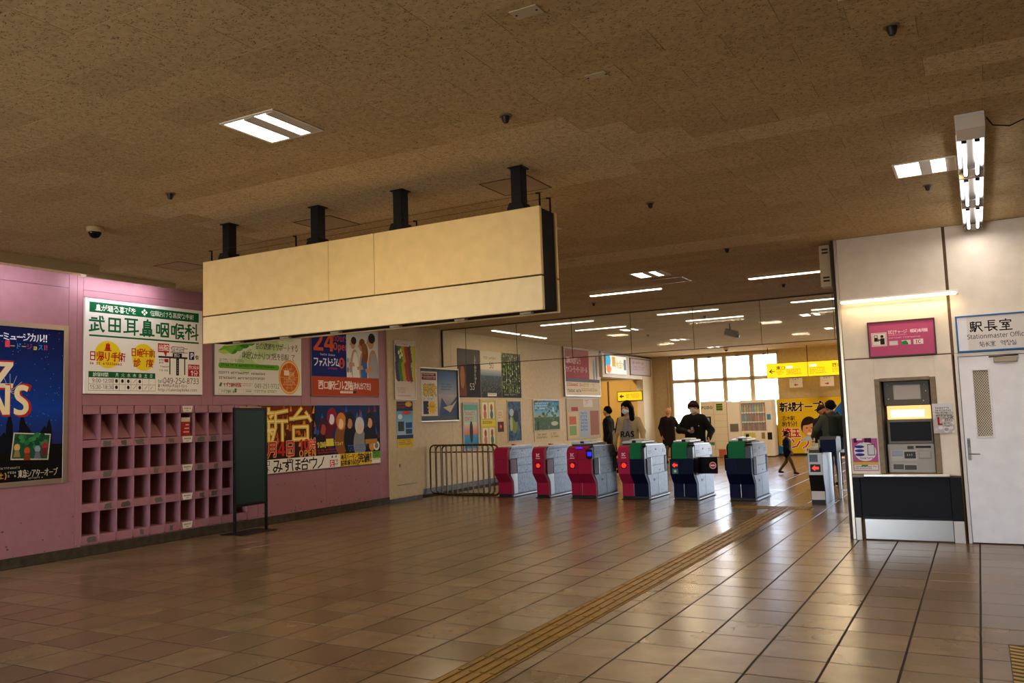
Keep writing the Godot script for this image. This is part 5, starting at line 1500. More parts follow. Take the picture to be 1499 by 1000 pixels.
func gym_print() -> Print:
	var p := Print.new(1000, 690, Color("12205c"), glyphs)
	p.rect(0, 0, 500, 500, "14206a")
	p.text("24", 20, 60, 190, "d2541c", 0.14, 1.06)
	p.text("hours", 300, 70, 74, "c84e1c", 0.06, 0.82); p.text("Open", 305, 158, 74, "c84e1c", 0.12, 0.86)
	p.fine(100, 276, 280, 30, 1, "b9c0dc", 31)
	p.text("ファストジム", 34, 320, 74, "dfe2ec", 0.15, 0.80, 0.03)
	p.oval(428, 360, 42, 54, "cf4a1e"); p.oval(428, 340, 16, 16, "14206a"); p.oval(428, 384, 18, 18, "14206a"); p.rect(400, 358, 56, 5, "14206a")
	p.fine(230, 412, 130, 26, 1, "b54a2c", 32)
	p.fade(500, 0, 500, 500, "c3c6c6", "d9d7d2")
	for k in 12:
		p.oval(520 + 36 * (k % 4), 330 + 46 * (k / 4), 16, 30, ["8f949a", "b0b4b6", "70767c"][k % 3])
	# three people in profile, in training vests
	var sk := "b98a6a"
	for q in [[600, 150, 0.85, "d8d8d4", "2a211c"], [730, 165, 0.9, "2c62a8", "7a4a24"], [880, 120, 1.15, "9a9c9e", "261e1a"]]:
		var x: float = q[0]; var y: float = q[1]; var s: float = q[2]
		p.oval(x + 30 * s, y + 260 * s, 72 * s, 190 * s, sk)
		p.oval(x + 42 * s, y + 300 * s, 58 * s, 200 * s, q[3])
		p.quadp([x - 80 * s, y + 250 * s, x + 10 * s, y + 230 * s, x + 30 * s, y + 275 * s, x - 70 * s, y + 285 * s], sk)
		p.oval(x, y, 46 * s, 66 * s, sk)
		p.quadp([x - 46 * s, y - 10 * s, x - 62 * s, y + 16 * s, x - 44 * s, y + 24 * s], sk)
		p.oval(x + 16 * s, y - 34 * s, 48 * s, 46 * s, q[4])
	p.oval(790, 250, 46, 110, "7a4a24"); p.oval(775, 200, 40, 60, "8a5a2c")
	p.rect(0, 500, 1000, 190, "a8401a")
	p.text("西口駅ビル2階", 90, 540, 84, "e8dcd0", 0.11, 0.86, 0.02)
	p.text("(改札出て右)", 578, 552, 66, "e8dcd0", 0.10, 0.74, 0.02)
	p.rect(400, 638, 190, 24, "dcd2c4"); p.rect(590, 638, 50, 24, "2c2620"); p.fine(405, 642, 180, 16, 1, "6a5a4a", 33)
	return p

func pachinko_print() -> Print:
	var p := Print.new(1400, 500, Color("160c08"), glyphs)
	# fire-coloured left half
	var r := RandomNumberGenerator.new()
	r.seed = 9
	p.fade(0, 0, 560, 400, "7a2c0a", "2a0f06")
	for k in 70:
		var x := r.randf_range(0, 640); var y := r.randf_range(0, 380)
		p.quadp([x - 14, y + 30, x + r.randf_range(-20, 20), y - r.randf_range(20, 60), x + 14, y + 30], ["b0500e", "d88a18", "7a2208", "c86a10"][r.randi() % 4])
	p.text("新台", 40, 26, 236, "3a2206", 0.19, 1.08, 0.05)
	p.text("新台", 40, 22, 236, "e2b62a", 0.14, 1.08, 0.05)
	p.text("新台", 40, 22, 236, "f0e2a0", 0.05, 1.08, 0.05)
	p.text("2月4日", 10, 268, 112, "e8c890", 0.2, 0.92, 0.03); p.text("2月4日", 10, 268, 112, "c0261a", 0.13, 0.92, 0.03)
	p.text("10時", 408, 258, 86, "ecd09a", 0.2, 0.92); p.text("10時", 408, 258, 86, "c42c1c", 0.12, 0.92)
	p.text("OPEN!", 412, 344, 52, "d88a30", 0.12, 1.0)
	# crowd of generic painted figures
	p.fade(600, 0, 800, 400, "142a5c", "0c0d18")
	for k in 40:
		var x := r.randf_range(600, 1400); var y := r.randf_range(0, 300)
		p.quadp([x - 18, y + 40, x, y - 30, x + 18, y + 40], ["1f4a96", "2c6ab0", "5a1226", "8a1c2a"][r.randi() % 4])
	for q in [[690, 170, "3a1a28", "a8402c"], [790, 90, "8a1830", "d8d0d8"], [850, 250, "1c2258", "d9c4b4"], [900, 130, "c87a20", "e6c4a0"], [1010, 130, "16161c", "b87a4c"], [1130, 170, "c9c6c4", "d8b494"], [1270, 130, "1c1a1e", "d09a70"]]:
		p.oval(q[0], q[1] + 150, 80, 130, Color(q[2]).darkened(0.35))
		p.oval(q[0], q[1], 58, 72, q[2])
		p.oval(q[0] - 4, q[1] + 22, 32, 42, q[3])
		p.quadp([q[0] - 46, q[1] - 6, q[0] - 20, q[1] - 10, q[0] - 34, q[1] + 40], q[2])
	p.text("10時開店", 610, 290, 46, "d8c83a", 0.13, 0.9); p.fine(770, 300, 190, 40, 1, "d8c83a", 41)
	p.fine(620, 350, 330, 40, 2, "a82c2c", 42); p.fine(980, 330, 240, 60, 3, "2a6ab8", 43)
	p.oval(1290, 350, 38, 42, "c8862c"); p.oval(1350, 350, 40, 40, "d9d2c4"); p.oval(1350, 350, 24, 24, "7a6a58")
	p.rect(1200, 290, 160, 40, "b0701c")
	# white strip with the name
	p.rect(0, 398, 1400, 102, "e0dace")
	p.text("チンコ", 8, 404, 40, "221c16", 0.10, 0.86); p.text("ロット", 8, 452, 40, "221c16", 0.10, 0.86)
	p.text("みずほ台ウノ", 150, 408, 84, "1c1712", 0.13, 1.06, 0.05)
	p.fine(756, 402, 100, 34, 1, "2a2018", 44); p.rect(758, 440, 56, 54, "b8322a"); p.text("左", 764, 444, 46, "f0e6dc", 0.13, 0.9); p.fine(822, 440, 34, 56, 2, "2a2018", 45)
	p.rect(880, 398, 400, 102, "dcb81e")
	p.text("専用パーキング", 892, 404, 42, "1c1810", 0.11, 0.78, 0.02); p.text("駐車場160台", 892, 452, 42, "1c1810", 0.13, 0.86, 0.02); p.text("完備!", 1110, 408, 74, "1c1810", 0.14, 0.92)
	p.rect(1292, 398, 108, 60, "5a9a2a"); p.fine(1300, 404, 92, 46, 2, "1c3a10", 46); p.rect(1292, 458, 108, 42, "e8e4da"); p.fine(1300, 462, 90, 16, 1, "c05040", 47)
	return p

func musical_print() -> Print:
	var p := Print.new(1000, 780, Color("0b1440"), glyphs)
	p.fade(0, 0, 1000, 420, "0a1036", "123a8a")
	p.fade(0, 420, 1000, 200, "123a8a", "24224e")
	p.rect(0, 600, 1000, 180, "0a0806")
	var r := RandomNumberGenerator.new()
	r.seed = 4
	for k in 160:
		p.oval(r.randf() * 1000, r.randf() * 520, 1.6, 1.6, "8fa0c8")
	for k in 26:
		var x := r.randf() * 1000; var h := r.randf_range(90, 240); var w := r.randf_range(14, 44)
		p.quadp([x - w, 640, x - w * 0.8, 640 - h * 0.7, x, 640 - h, x + w * 0.8, 640 - h * 0.7, x + w, 640], "090b14")
	p.text("ファンタジーミュージカル!!", 476, 30, 38, "dfe2ea", 0.13, 0.86, 0.04)
	var cl := ["c83a4a", "d8a82c", "3a8ac8", "d8b030", "a83a5a", "d8c030", "3a90c8", "c03a7a"]
	var s := "リードージョス!!"
	var xx := 690.0
	for k in s.length():
		xx = p.text(s[k], xx, 84, 26, cl[k % 8], 0.12, 0.9, 0.25)
	p.text("Z", 610, 170, 150, "b02418", 0.2, 1.2); p.text("Z", 622, 178, 132, "d9c8a4", 0.2, 1.2)
	p.latin("NS", 585, 286, 168, "a8201a", true, 0.86); p.latin("NS", 596, 294, 150, "e6d2a0", true, 0.86)
	for a in 7:
		p.line(Vector2(720, 330), Vector2(720 + cos(a * 0.5 - 2.6) * 70, 330 + sin(a * 0.5 - 2.6) * 90), 2, "c9c0a0")
	# tilted snapshot with plain coloured figures
	p.quadp([742, 534, 936, 546, 924, 680, 728, 670], "c2b79a")
	p.quadp([748, 540, 930, 552, 918, 674, 734, 664], "1c4a34")
	for k in 24:
		p.oval(760 + r.randf() * 150, 550 + r.randf() * 60, 14, 12, ["1f6a3a", "2a7a40", "14402a", "3a7a3a"][k % 4])
	for q in [[760, 610, "c8a060"], [812, 628, "b04a20"], [866, 622, "8a90a0"], [904, 606, "9a2a34"]]:
		p.oval(q[0], q[1], 15, 18, q[2]); p.quadp([q[0] - 18, q[1] + 48, q[0] - 10, q[1] + 12, q[0] + 10, q[1] + 12, q[0] + 18, q[1] + 48], Color(q[2]).darkened(0.3))
	p.fine(560, 705, 240, 16, 1, "b0a890", 51)
	p.latin("9", 625, 726, 40, "d8a030", true); p.text("(土)", 655, 732, 28, "d8a030", 0.1)
	p.fine(716, 728, 44, 34, 2, "c8c0ac", 52)
	p.text("東急シアターオーブ", 768, 724, 36, "c8bfa8", 0.09, 0.62, 0.03, 0.0); p.fine(820, 764, 90, 12, 1, "a89f8a", 53)
	return p

func wall_posters() -> void:
	var T := PI / 2
	var fr := hexm("9a8878", 0.35, 0.6)
	var chrome := hexm("8a8174", 0.42, 0.7)
	poster("poster", "dark blue stage show poster with night skyline and gold letters", "poster", musical_print(), Vector3(XW - 0.01, 0.975, -0.19), 2.29, 1.785, T, fr, 0.06, 0.02)
	poster("sign_board", "white clinic sign board with large green lettering and two yellow circles", "sign", clinic_print(), Vector3(XW - 0.012, 1.993, -2.512), 1.82, 1.205, T, null, 0.0, 0.04)
	poster("sign_board", "pale eye clinic sign board with green peas and an orange slice", "sign", eye_print(), Vector3(XW - 0.012, 1.993, -4.553), 1.81, 1.205, T, chrome, 0.006, 0.03)
	poster("sign_board", "blue and orange gym sign board reading 24 hours Open", "sign", gym_print(), Vector3(XW - 0.012, 1.993, -6.595), 1.80, 1.205, T, chrome, 0.006, 0.03)
	var b := poster("banner", "long fiery banner with painted figures and a white name strip", "banner", pachinko_print(), Vector3(XW - 0.012, 0.778, -5.995), 3.02, 1.05, T, fr, 0.008, 0.03)
	bpart(b, "picture_rail", Vector3(-1.5, 1.052, 0.0), Vector3(1.5, 1.066, 0.05), chrome, 0.003)
	# pillar
	var p := Print.new(300, 560, Color("c8b8a4"), glyphs)
	p.fade(0, 40, 300, 330, "5a8a2a", "a08a40")
	for k in 60:
		var cc: String = ["4a3a6a", "3f7a2a", "b0a02a", "a83a1c", "6a3a5a", "c0b83a"][int(k / 10)]
		p.oval(30 + 25 * int(k / 10) * 1.9 + (k % 5) * 6, 70 + (k % 10) * 32, 34, 34, cc)
	p.fade(0, 400, 300, 160, "c9b6a4", "d3c7b4")
	for q in [[60, 110], [90, 90], [80, 150], [105, 130]]:
		p.oval(q[0], q[1], 14, 20, "d8dca0")
	p.rect(25, 14, 190, 32, "d8c4be"); p.fine(32, 20, 176, 20, 1, "8a4a4a", 61)
	for k in 10:
		p.fine(226, 80 + 34 * k, 26, 26, 1, "5a4a3a", 62 + k)
	p.fine(24, 450, 160, 60, 4, "8a7a6a", 80); p.fine(20, 525, 250, 18, 1, "6a5a4a", 81)
	poster("poster", "rainbow coloured event poster in steel frame on the beige pillar", "poster", p, Vector3(XW + 0.031, 1.95, -8.30), 0.66, 1.11, T, chrome, 0.02, 0.012)
	p = Print.new(300, 480, Color("16324a"), glyphs)
	p.rect(0, 0, 300, 100, "10283c"); p.fine(14, 16, 170, 70, 2, "b0301c", 84); p.oval(220, 30, 60, 26, "d8a020")
	p.fade(0, 100, 300, 250, "5a9ac0", "9ab8c0"); p.oval(180, 120, 90, 20, "b8402a")
	p.rect(20, 210, 110, 100, "2a3a34"); p.rect(160, 220, 120, 60, "1c4a78"); p.rect(160, 290, 120, 50, "1f3a5a"); p.oval(60, 160, 40, 26, "cfd8dc")
	p.rect(0, 350, 300, 40, "1c3050"); p.rect(0, 390, 300, 90, "c8a81e"); p.fine(20, 400, 250, 60, 3, "3a3010", 85)
	poster("poster", "blue and yellow travel poster pasted low on the beige pillar", "poster", p, Vector3(XW + 0.031, 1.02, -8.27), 0.52, 0.88, T, null, 0.0, 0.004)
	# glazed board on the beige wall with two bills
	var bd := thing("poster_board", "chrome framed board with two bills above the crowd barriers", "poster board", Vector3(XB, 1.515, -10.02), T)
	p = Print.new(560, 400, Color("4a5258"), glyphs)
	p.fade(0, 0, 60, 400, "2a3a48", "6a7a84")
	p.rect(60, 20, 215, 345, "cfc6b6"); p.rect(70, 32, 190, 26, "6a2a20"); p.fine(76, 36, 180, 20, 1, "d8c8b8", 87); p.rect(70, 62, 190, 24, "6a2a20"); p.fine(76, 66, 180, 16, 1, "d8c8b8", 88)
	p.text("新改", 92, 120, 88, "3a3010", 0.2, 0.9); p.text("新改", 92, 120, 88, "d0b41c", 0.12, 0.9)
	p.fine(90, 225, 160, 24, 1, "5a6a8a", 89); p.rect(84, 250, 70, 100, "1c2444"); p.oval(200, 300, 50, 46, "d0a81c")
	for k in 12:
		p.line(Vector2(200, 300), Vector2(200 + 60 * cos(k * TAU / 12), 300 + 56 * sin(k * TAU / 12)), 10, "d0a81c")
	p.fine(170, 285, 60, 24, 1, "3a3010", 90)
	p.fade(285, 20, 265, 250, "3a5a86", "b0a8a4"); p.fade(285, 200, 265, 170, "a09a98", "5a6484")
	p.quadp([300, 350, 330, 220, 420, 300, 550, 210, 550, 370, 300, 370], "3a4a6a"); p.quadp([350, 300, 480, 280, 550, 240, 450, 340], "b8a88a")
	p.fine(330, 110, 170, 60, 3, "4a4a6a", 91)
	var bm := MB.new()
	bm.board(1.56, 1.09, 0.02)
	part(bd, "bills", bm.done(), printed(p))
	part(bd, "frame", boxes([[Vector3(-0.81, -0.03, 0), Vector3(-0.78, 1.12, 0.05)], [Vector3(0.78, -0.03, 0), Vector3(0.81, 1.12, 0.05)], [Vector3(-0.78, 1.09, 0), Vector3(0.78, 1.12, 0.05)], [Vector3(-0.78, -0.03, 0), Vector3(0.78, 0.0, 0.05)]], 0.003), chrome)
	# three large posters in a row
	p = Print.new(300, 330, Color("17120f"), glyphs)
	p.fade(0, 60, 110, 260, "2c1c14", "6a3a1c"); p.oval(60, 190, 30, 80, "8a5a34"); p.oval(60, 80, 46, 40, "2a1a14"); p.latin("53", 150, 232, 46, "b8b0a4", false); p.rect(226, 40, 8, 200, "8a8078"); p.fine(220, 40, 20, 200, 8, "a09488", 92)
	poster("poster", "dark brown poster with a glowing figure and number 53", "poster", p, Vector3(XB + 0.002, 2.01, -11.34), 0.975, 1.10, T, null, 0.0, 0.006, "row of three large posters")
	p = Print.new(300, 330, Color("b8b0a0"), glyphs)
	p.fade(0, 100, 300, 80, "a89c8c", "5a7486"); p.fade(0, 150, 300, 180, "4a5a62", "1c1e1c")
	p.stains(700, 5, "2a2e2c", "8a8678", 1.5, 4.0)
	p.rect(0, 0, 300, 130, "bcb4a4"); p.fine(40, 40, 220, 26, 1, "6a6030", 93); p.latin("50", 120, 74, 46, "4a5058", false); p.fade(0, 130, 300, 44, "a8a098", "5c7488"); p.rect(90, 298, 130, 22, "cfc8ba"); p.fine(96, 302, 120, 14, 1, "3a342c", 94)
	poster("poster", "pale poster with a hazy city seen from above", "poster", p, Vector3(XB + 0.002, 2.01, -12.335), 0.975, 1.10, T, null, 0.0, 0.006, "row of three large posters")
	p = Print.new(300, 330, Color("1c2414"), glyphs)
	p.stains(500, 6, "2a3a18", "8aa04a", 3, 12); p.stains(90, 8, "b8c08a", "d0d2b0", 2, 7)
	for k in 9:
		p.rect(14 + 33 * k, 0, 8 + (k % 3) * 5, 330, "15130c")
	p.rect(0, 296, 300, 34, "14160e"); p.fine(30, 302, 230, 18, 1, "a8a48a", 95)
	poster("poster", "green poster of sunlit forest trunks", "poster", p, Vector3(XB + 0.002, 2.01, -13.33), 0.975, 1.10, T, null, 0.0, 0.006, "row of three large posters")
	# lower row
	var brown := hexm("6a5236", 0.4)
	p = Print.new(240, 320, Color("9ab0a0"), glyphs)
	p.rect(0, 0, 240, 40, "5a9a8a"); p.fine(20, 50, 200, 80, 2, "b85a40", 96); p.fade(0, 130, 240, 90, "b8c0a8", "c86a4a"); p.fade(0, 220, 240, 100, "3a8ab0", "2a6a8a"); p.oval(130, 200, 30, 80, "1c2a2a")
	poster("poster", "teal and orange poster in brown frame low on the beige wall", "poster", p, Vector3(XB, 0.86, -11.33), 0.58, 0.98, T, brown, 0.05, 0.012)
	p = Print.new(240, 320, Color("b0a83a"), glyphs)
	for q in [[20, 14], [130, 14], [20, 190], [130, 190]]:
		p.rect(q[0], q[1], 92, 110, "cfc4b0"); p.oval(q[0] + 46, q[1] + 36, 20, 26, "8a4a34"); p.oval(q[0] + 46, q[1] + 84, 26, 30, "b06a5a" if q[0] < 60 else "3a6a5a")
	p.rect(0, 135, 240, 44, "c8b82a"); p.fine(20, 142, 200, 28, 1, "6a3a1c", 97)
	poster("poster", "yellow green poster with four small portraits", "poster", p, Vector3(XB, 0.86, -12.13), 0.66, 1.08, T, hexm("a89a78", 0.4), 0.03, 0.012)
	p = Print.new(160, 300, Color("b8a482"), glyphs)
	p.rect(10, 20, 130, 120, "c4b494"); p.fine(30, 40, 90, 80, 3, "a0603a", 98); p.rect(10, 150, 140, 110, "4a2c1c"); p.oval(80, 200, 24, 24, "d02818"); p.oval(80, 200, 12, 12, "f06a50")
	poster("notice", "small notice with a red emblem between framed posters", "notice", p, Vector3(XB, 1.10, -12.72), 0.34, 0.66, T, null, 0.0, 0.004)
	p = Print.new(240, 320, Color("2a3a4a"), glyphs)
	p.stains(160, 12, "22384e", "4a6a8a", 8, 26); p.oval(120, 190, 60, 70, "6a7a2a"); p.oval(70, 90, 40, 30, "9aa8b0"); p.oval(150, 120, 50, 50, "1a222c"); p.oval(60, 180, 24, 60, "a8a86a")
	poster("poster", "dark blue framed poster with green shapes beside the corner", "poster", p, Vector3(XB, 0.95, -13.40), 0.66, 0.97, T, hexm("a89a78", 0.4), 0.025, 0.012)
	p = Print.new(360, 340, Color("3a84b0"), glyphs)
	p.fade(0, 0, 360, 200, "2a7ab0", "8ab4c4"); p.fine(20, 20, 180, 90, 3, "cfdce0", 99)
	p.quadp([262, 170, 272, 20, 276, 20, 288, 170], "b8ccd4"); p.oval(100, 200, 150, 50, "8a9a8a"); p.rect(0, 190, 360, 150, "3a5a34"); p.stains(60, 14, "2c4a2a", "6a7a4a", 6, 22)
	p.rect(0, 190, 360, 6, "5a6a5a"); p.quadp([40, 340, 46, 240, 64, 240, 60, 340], "1c241c"); p.oval(290, 270, 50, 26, "b0a890")
	var sky_p := poster("poster", "framed poster of a blue sky, pale tower and green park", "poster", p, Vector3(XB, 1.17, -15.20), 1.50, 0.77, T, hexm("a08a60", 0.4), 0.04, 0.012)
	var q2 := Print.new(360, 70, Color("b8a67e"), glyphs)
	q2.fine(30, 12, 160, 44, 2, "5a4a2a", 100); q2.fine(230, 12, 110, 44, 2, "6a6020", 101)
	var cb := MB.new()
	cb.board(1.5, 0.24, 0.012)
	part(sky_p, "caption_strip", cb.done(), printed(q2), Vector3(0, -0.29, 0))
	# red driving school sign and bits below it
	p = Print.new(480, 280, Color("9a3a3a"), glyphs)
	p.rect(0, 0, 330, 190, "963838"); p.text("運転免許なら", 14, 50, 38, "ddc8c0", 0.09, 0.86, 0.05); p.text("セイコーモータースクール", 14, 104, 36, "ddc8c0", 0.09, 0.64, 0.04)
	p.fade(330, 0, 150, 190, "c0a890", "e0d2b8"); p.oval(400, 120, 16, 70, "8a9aac"); p.oval(440, 100, 14, 80, "6a7a9a"); p.rect(0, 180, 480, 20, "5a5a6a")
	p.rect(0, 200, 480, 80, "d0c0a0"); p.fine(14, 208, 180, 30, 1, "a02c2c", 102); p.fine(210, 208, 240, 60, 2, "a08a3a", 103); p.fine(20, 246, 180, 26, 1, "4a4a5a", 104)
	poster("sign_board", "framed red driving school sign board high on the beige wall", "sign", p, Vector3(XB, 2.11, -17.58), 2.42, 1.31, T, chrome, 0.05, 0.05)
	p = Print.new(300, 300, Color("a89878"), glyphs)
	p.rect(10, 100, 90, 190, "b8a070"); p.rect(20, 130, 60, 60, "a0562c"); p.rect(20, 200, 60, 70, "6a8a4a"); p.rect(110, 90, 90, 200, "8a98a4"); p.fine(120, 100, 70, 150, 6, "3a4a8a", 105); p.rect(210, 90, 84, 190, "8a5230"); p.rect(40, 60, 60, 30, "8a2a24"); p.rect(150, 0, 90, 60, "c0b8a8"); p.fine(170, 6, 24, 50, 3, "7a4a3a", 106)
	poster("bill_board", "board of small bills and a brown map under the red sign", "notice board", p, Vector3(XB, 0.85, -17.6), 2.3, 1.14, T, hexm("8a7a58", 0.4), 0.02, 0.012)
	# lit adverts on the fascia over the passage
	p = Print.new(300, 130, Color("d8d0c0"), glyphs)
	p.oval(30, 40, 40, 50, "3a9ac0"); p.oval(40, 100, 34, 30, "c8702a"); p.text("大木金木", 90, 34, 56, "b8903a", 0.1, 0.8); p.rect(262, 20, 30, 80, "3a5a78")
	poster("sign_board", "bright advert panel with blue and orange shapes on the white fascia", "sign", p, Vector3(-10.298, 2.80, -20.0), 1.75, 0.56, T, chrome, 0.03, 0.02, "", 0.5, 0.5)
	p = Print.new(300, 130, Color("c8bcc0"), glyphs)
	p.fine(30, 24, 220, 26, 1, "b05a5a", 108); p.fine(30, 60, 200, 40, 2, "9a9098", 109)
	poster("sign_board", "pale framed advert panel at the far end of the white fascia", "sign", p, Vector3(-10.298, 2.82, -22.2), 1.9, 0.52, T, hexm("6a3a34", 0.4), 0.03, 0.02)
	# small yellow sign inside the passage
	p = Print.new(320, 100, Color("d8b01e"), glyphs)
	p.quadp([20, 50, 52, 26, 52, 42, 80, 42, 80, 58, 52, 58, 52, 74], "2a2210"); p.text("口口", 104, 26, 24, "2a2210", 0.12); p.text("口", 116, 52, 24, "2a2210", 0.12); p.fine(170, 24, 130, 50, 3, "3a3010", 110)
	poster("direction_sign", "small yellow arrow sign on the wall inside the side passage", "sign", p, Vector3(-10.78, 1.98, -22.395), 0.88, 0.29, 0.0, hexm("4a3a14", 0.4), 0.02, 0.03, "", 0.5, 0.5)
	p = Print.new(100, 160, Color("d8d0b8"), glyphs)
	p.fine(20, 14, 60, 130, 6, "2a251c", 111)
	poster("notice", "small white notice pasted on the yellow passage wall", "notice", p, Vector3(-10.45, 1.40, -22.398), 0.18, 0.30, 0.0, null, 0.0, 0.004)

func front_signs() -> void:
	# pink sign over the machine
	var p := Print.new(700, 400, Color("b8507a"), glyphs)
	p.rect(0, 0, 700, 400, "bd567c")
	p.rect(22, 118, 170, 164, "e6dcd8"); p.rect(30, 126, 154, 148, "bd567c"); p.rect(34, 130, 146, 140, "e2dad4")
	p.rect(52, 146, 40, 62, "2a2624"); p.rect(58, 152, 28, 24, "e2dad4"); p.rect(50, 208, 56, 14, "2a2624"); p.oval(140, 164, 17, 18, "2a2624"); p.rect(118, 186, 48, 76, "2a2624"); p.line(Vector2(120, 214), Vector2(96, 196), 11, "2a2624")
	p.text("IC(チャージ・精算)専用機", 212, 100, 41, "f2dee4", 0.10, 0.84, 0.0)
	p.fine(214, 152, 230, 18, 1, "e6c2d0", 120); p.fine(214, 184, 440, 22, 1, "e6c2d0", 121)
	p.rect(214, 226, 96, 54, "cfc0c0"); p.rect(222, 234, 80, 38, "d8cccc"); p.rect(352, 226, 96, 54, "d8d6cc"); p.quadp([352, 280, 352, 240, 400, 230, 420, 262, 420, 280], "2a8a48"); p.rect(478, 222, 104, 60, "e2dad4"); p.text("IC", 500, 232, 40, "a8283a", 0.2)
	poster("sign_board", "pink sign about card charging on cream wall below the tube light", "sign", p, Vector3(-1.012, 2.07, ZO + 0.010), 0.665, 0.378, 0.0, hexm("4c3a34", 0.4), 0.016, 0.02)
	p = Print.new(920, 480, Color("d9d4cf"), glyphs)
	p.rect(0, 0, 120, 480, "e6e8ec")
	p.text("駅長室", 158, 64, 150, "14161a", 0.11, 1.0, 0.22)
	p.latin("Stationmaster Office", 110, 252, 66, "14161a", false, 0.90)
	p.text("站长室", 260, 362, 70, "14161a", 0.09, 0.9, 0.06); p.text("역장실", 520, 362, 70, "14161a", 0.09, 0.9, 0.06)
	poster("sign_board", "white and blue framed station master office sign over the white door", "sign", p, Vector3(-0.095, 2.072, ZO + 0.012), 0.70, 0.365, 0.0, hexm("2a6ea8", 0.35), 0.017, 0.03)
	p = Print.new(290, 390, Color("d8d0cc"), glyphs)
	p.rect(8, 10, 274, 370, "b05a8a"); p.oval(145, 160, 120, 110, "ddd8d8"); p.text("切りかんた", 28, 24, 40, "4a1c3a", 0.1, 0.9)
	for k in 3:
		p.oval(86, 104 + 46 * k, 52, 17, "2a3a8a")
	p.rect(172, 76, 78, 128, "2a2a30"); p.rect(178, 84, 66, 112, "c8ccd2"); p.fine(40, 226, 200, 30, 1, "5a5060", 130)
	p.rect(8, 282, 274, 24, "d8b02a"); p.rect(16, 310, 258, 62, "d6d2cc"); p.rect(96, 312, 70, 18, "3a8a4a"); p.fine(24, 326, 240, 40, 2, "4a4440", 131); p.rect(60, 8, 60, 22, "e2dcd8")
	poster("notice", "pink phone poster taped to cream wall left of the machine", "notice", p, Vector3(-1.478, 0.765, ZO + 0.010), 0.285, 0.385, 0.0, null, 0.0, 0.003)
	p = Print.new(210, 330, Color("bdb8b2"), glyphs)
	p.stains(30, 20, "a8a29a", "e6e6e8", 14, 40); p.rect(0, 0, 210, 90, "d8d8da"); p.fine(30, 40, 150, 110, 4, "5a5650", 132)
	p.rect(46, 150, 20, 90, "a8242a"); p.rect(46, 222, 48, 18, "a8242a"); p.text("分水", 112, 130, 70, "5a544c", 0.08, 0.7); p.fine(110, 210, 70, 60, 2, "6a645c", 133)
	poster("notice", "glossy white notice in clear sleeve right of the machine", "notice", p, Vector3(-0.655, 1.185, ZO + 0.034), 0.205, 0.325, 0.0, null, 0.0, 0.003, "", 0.12)

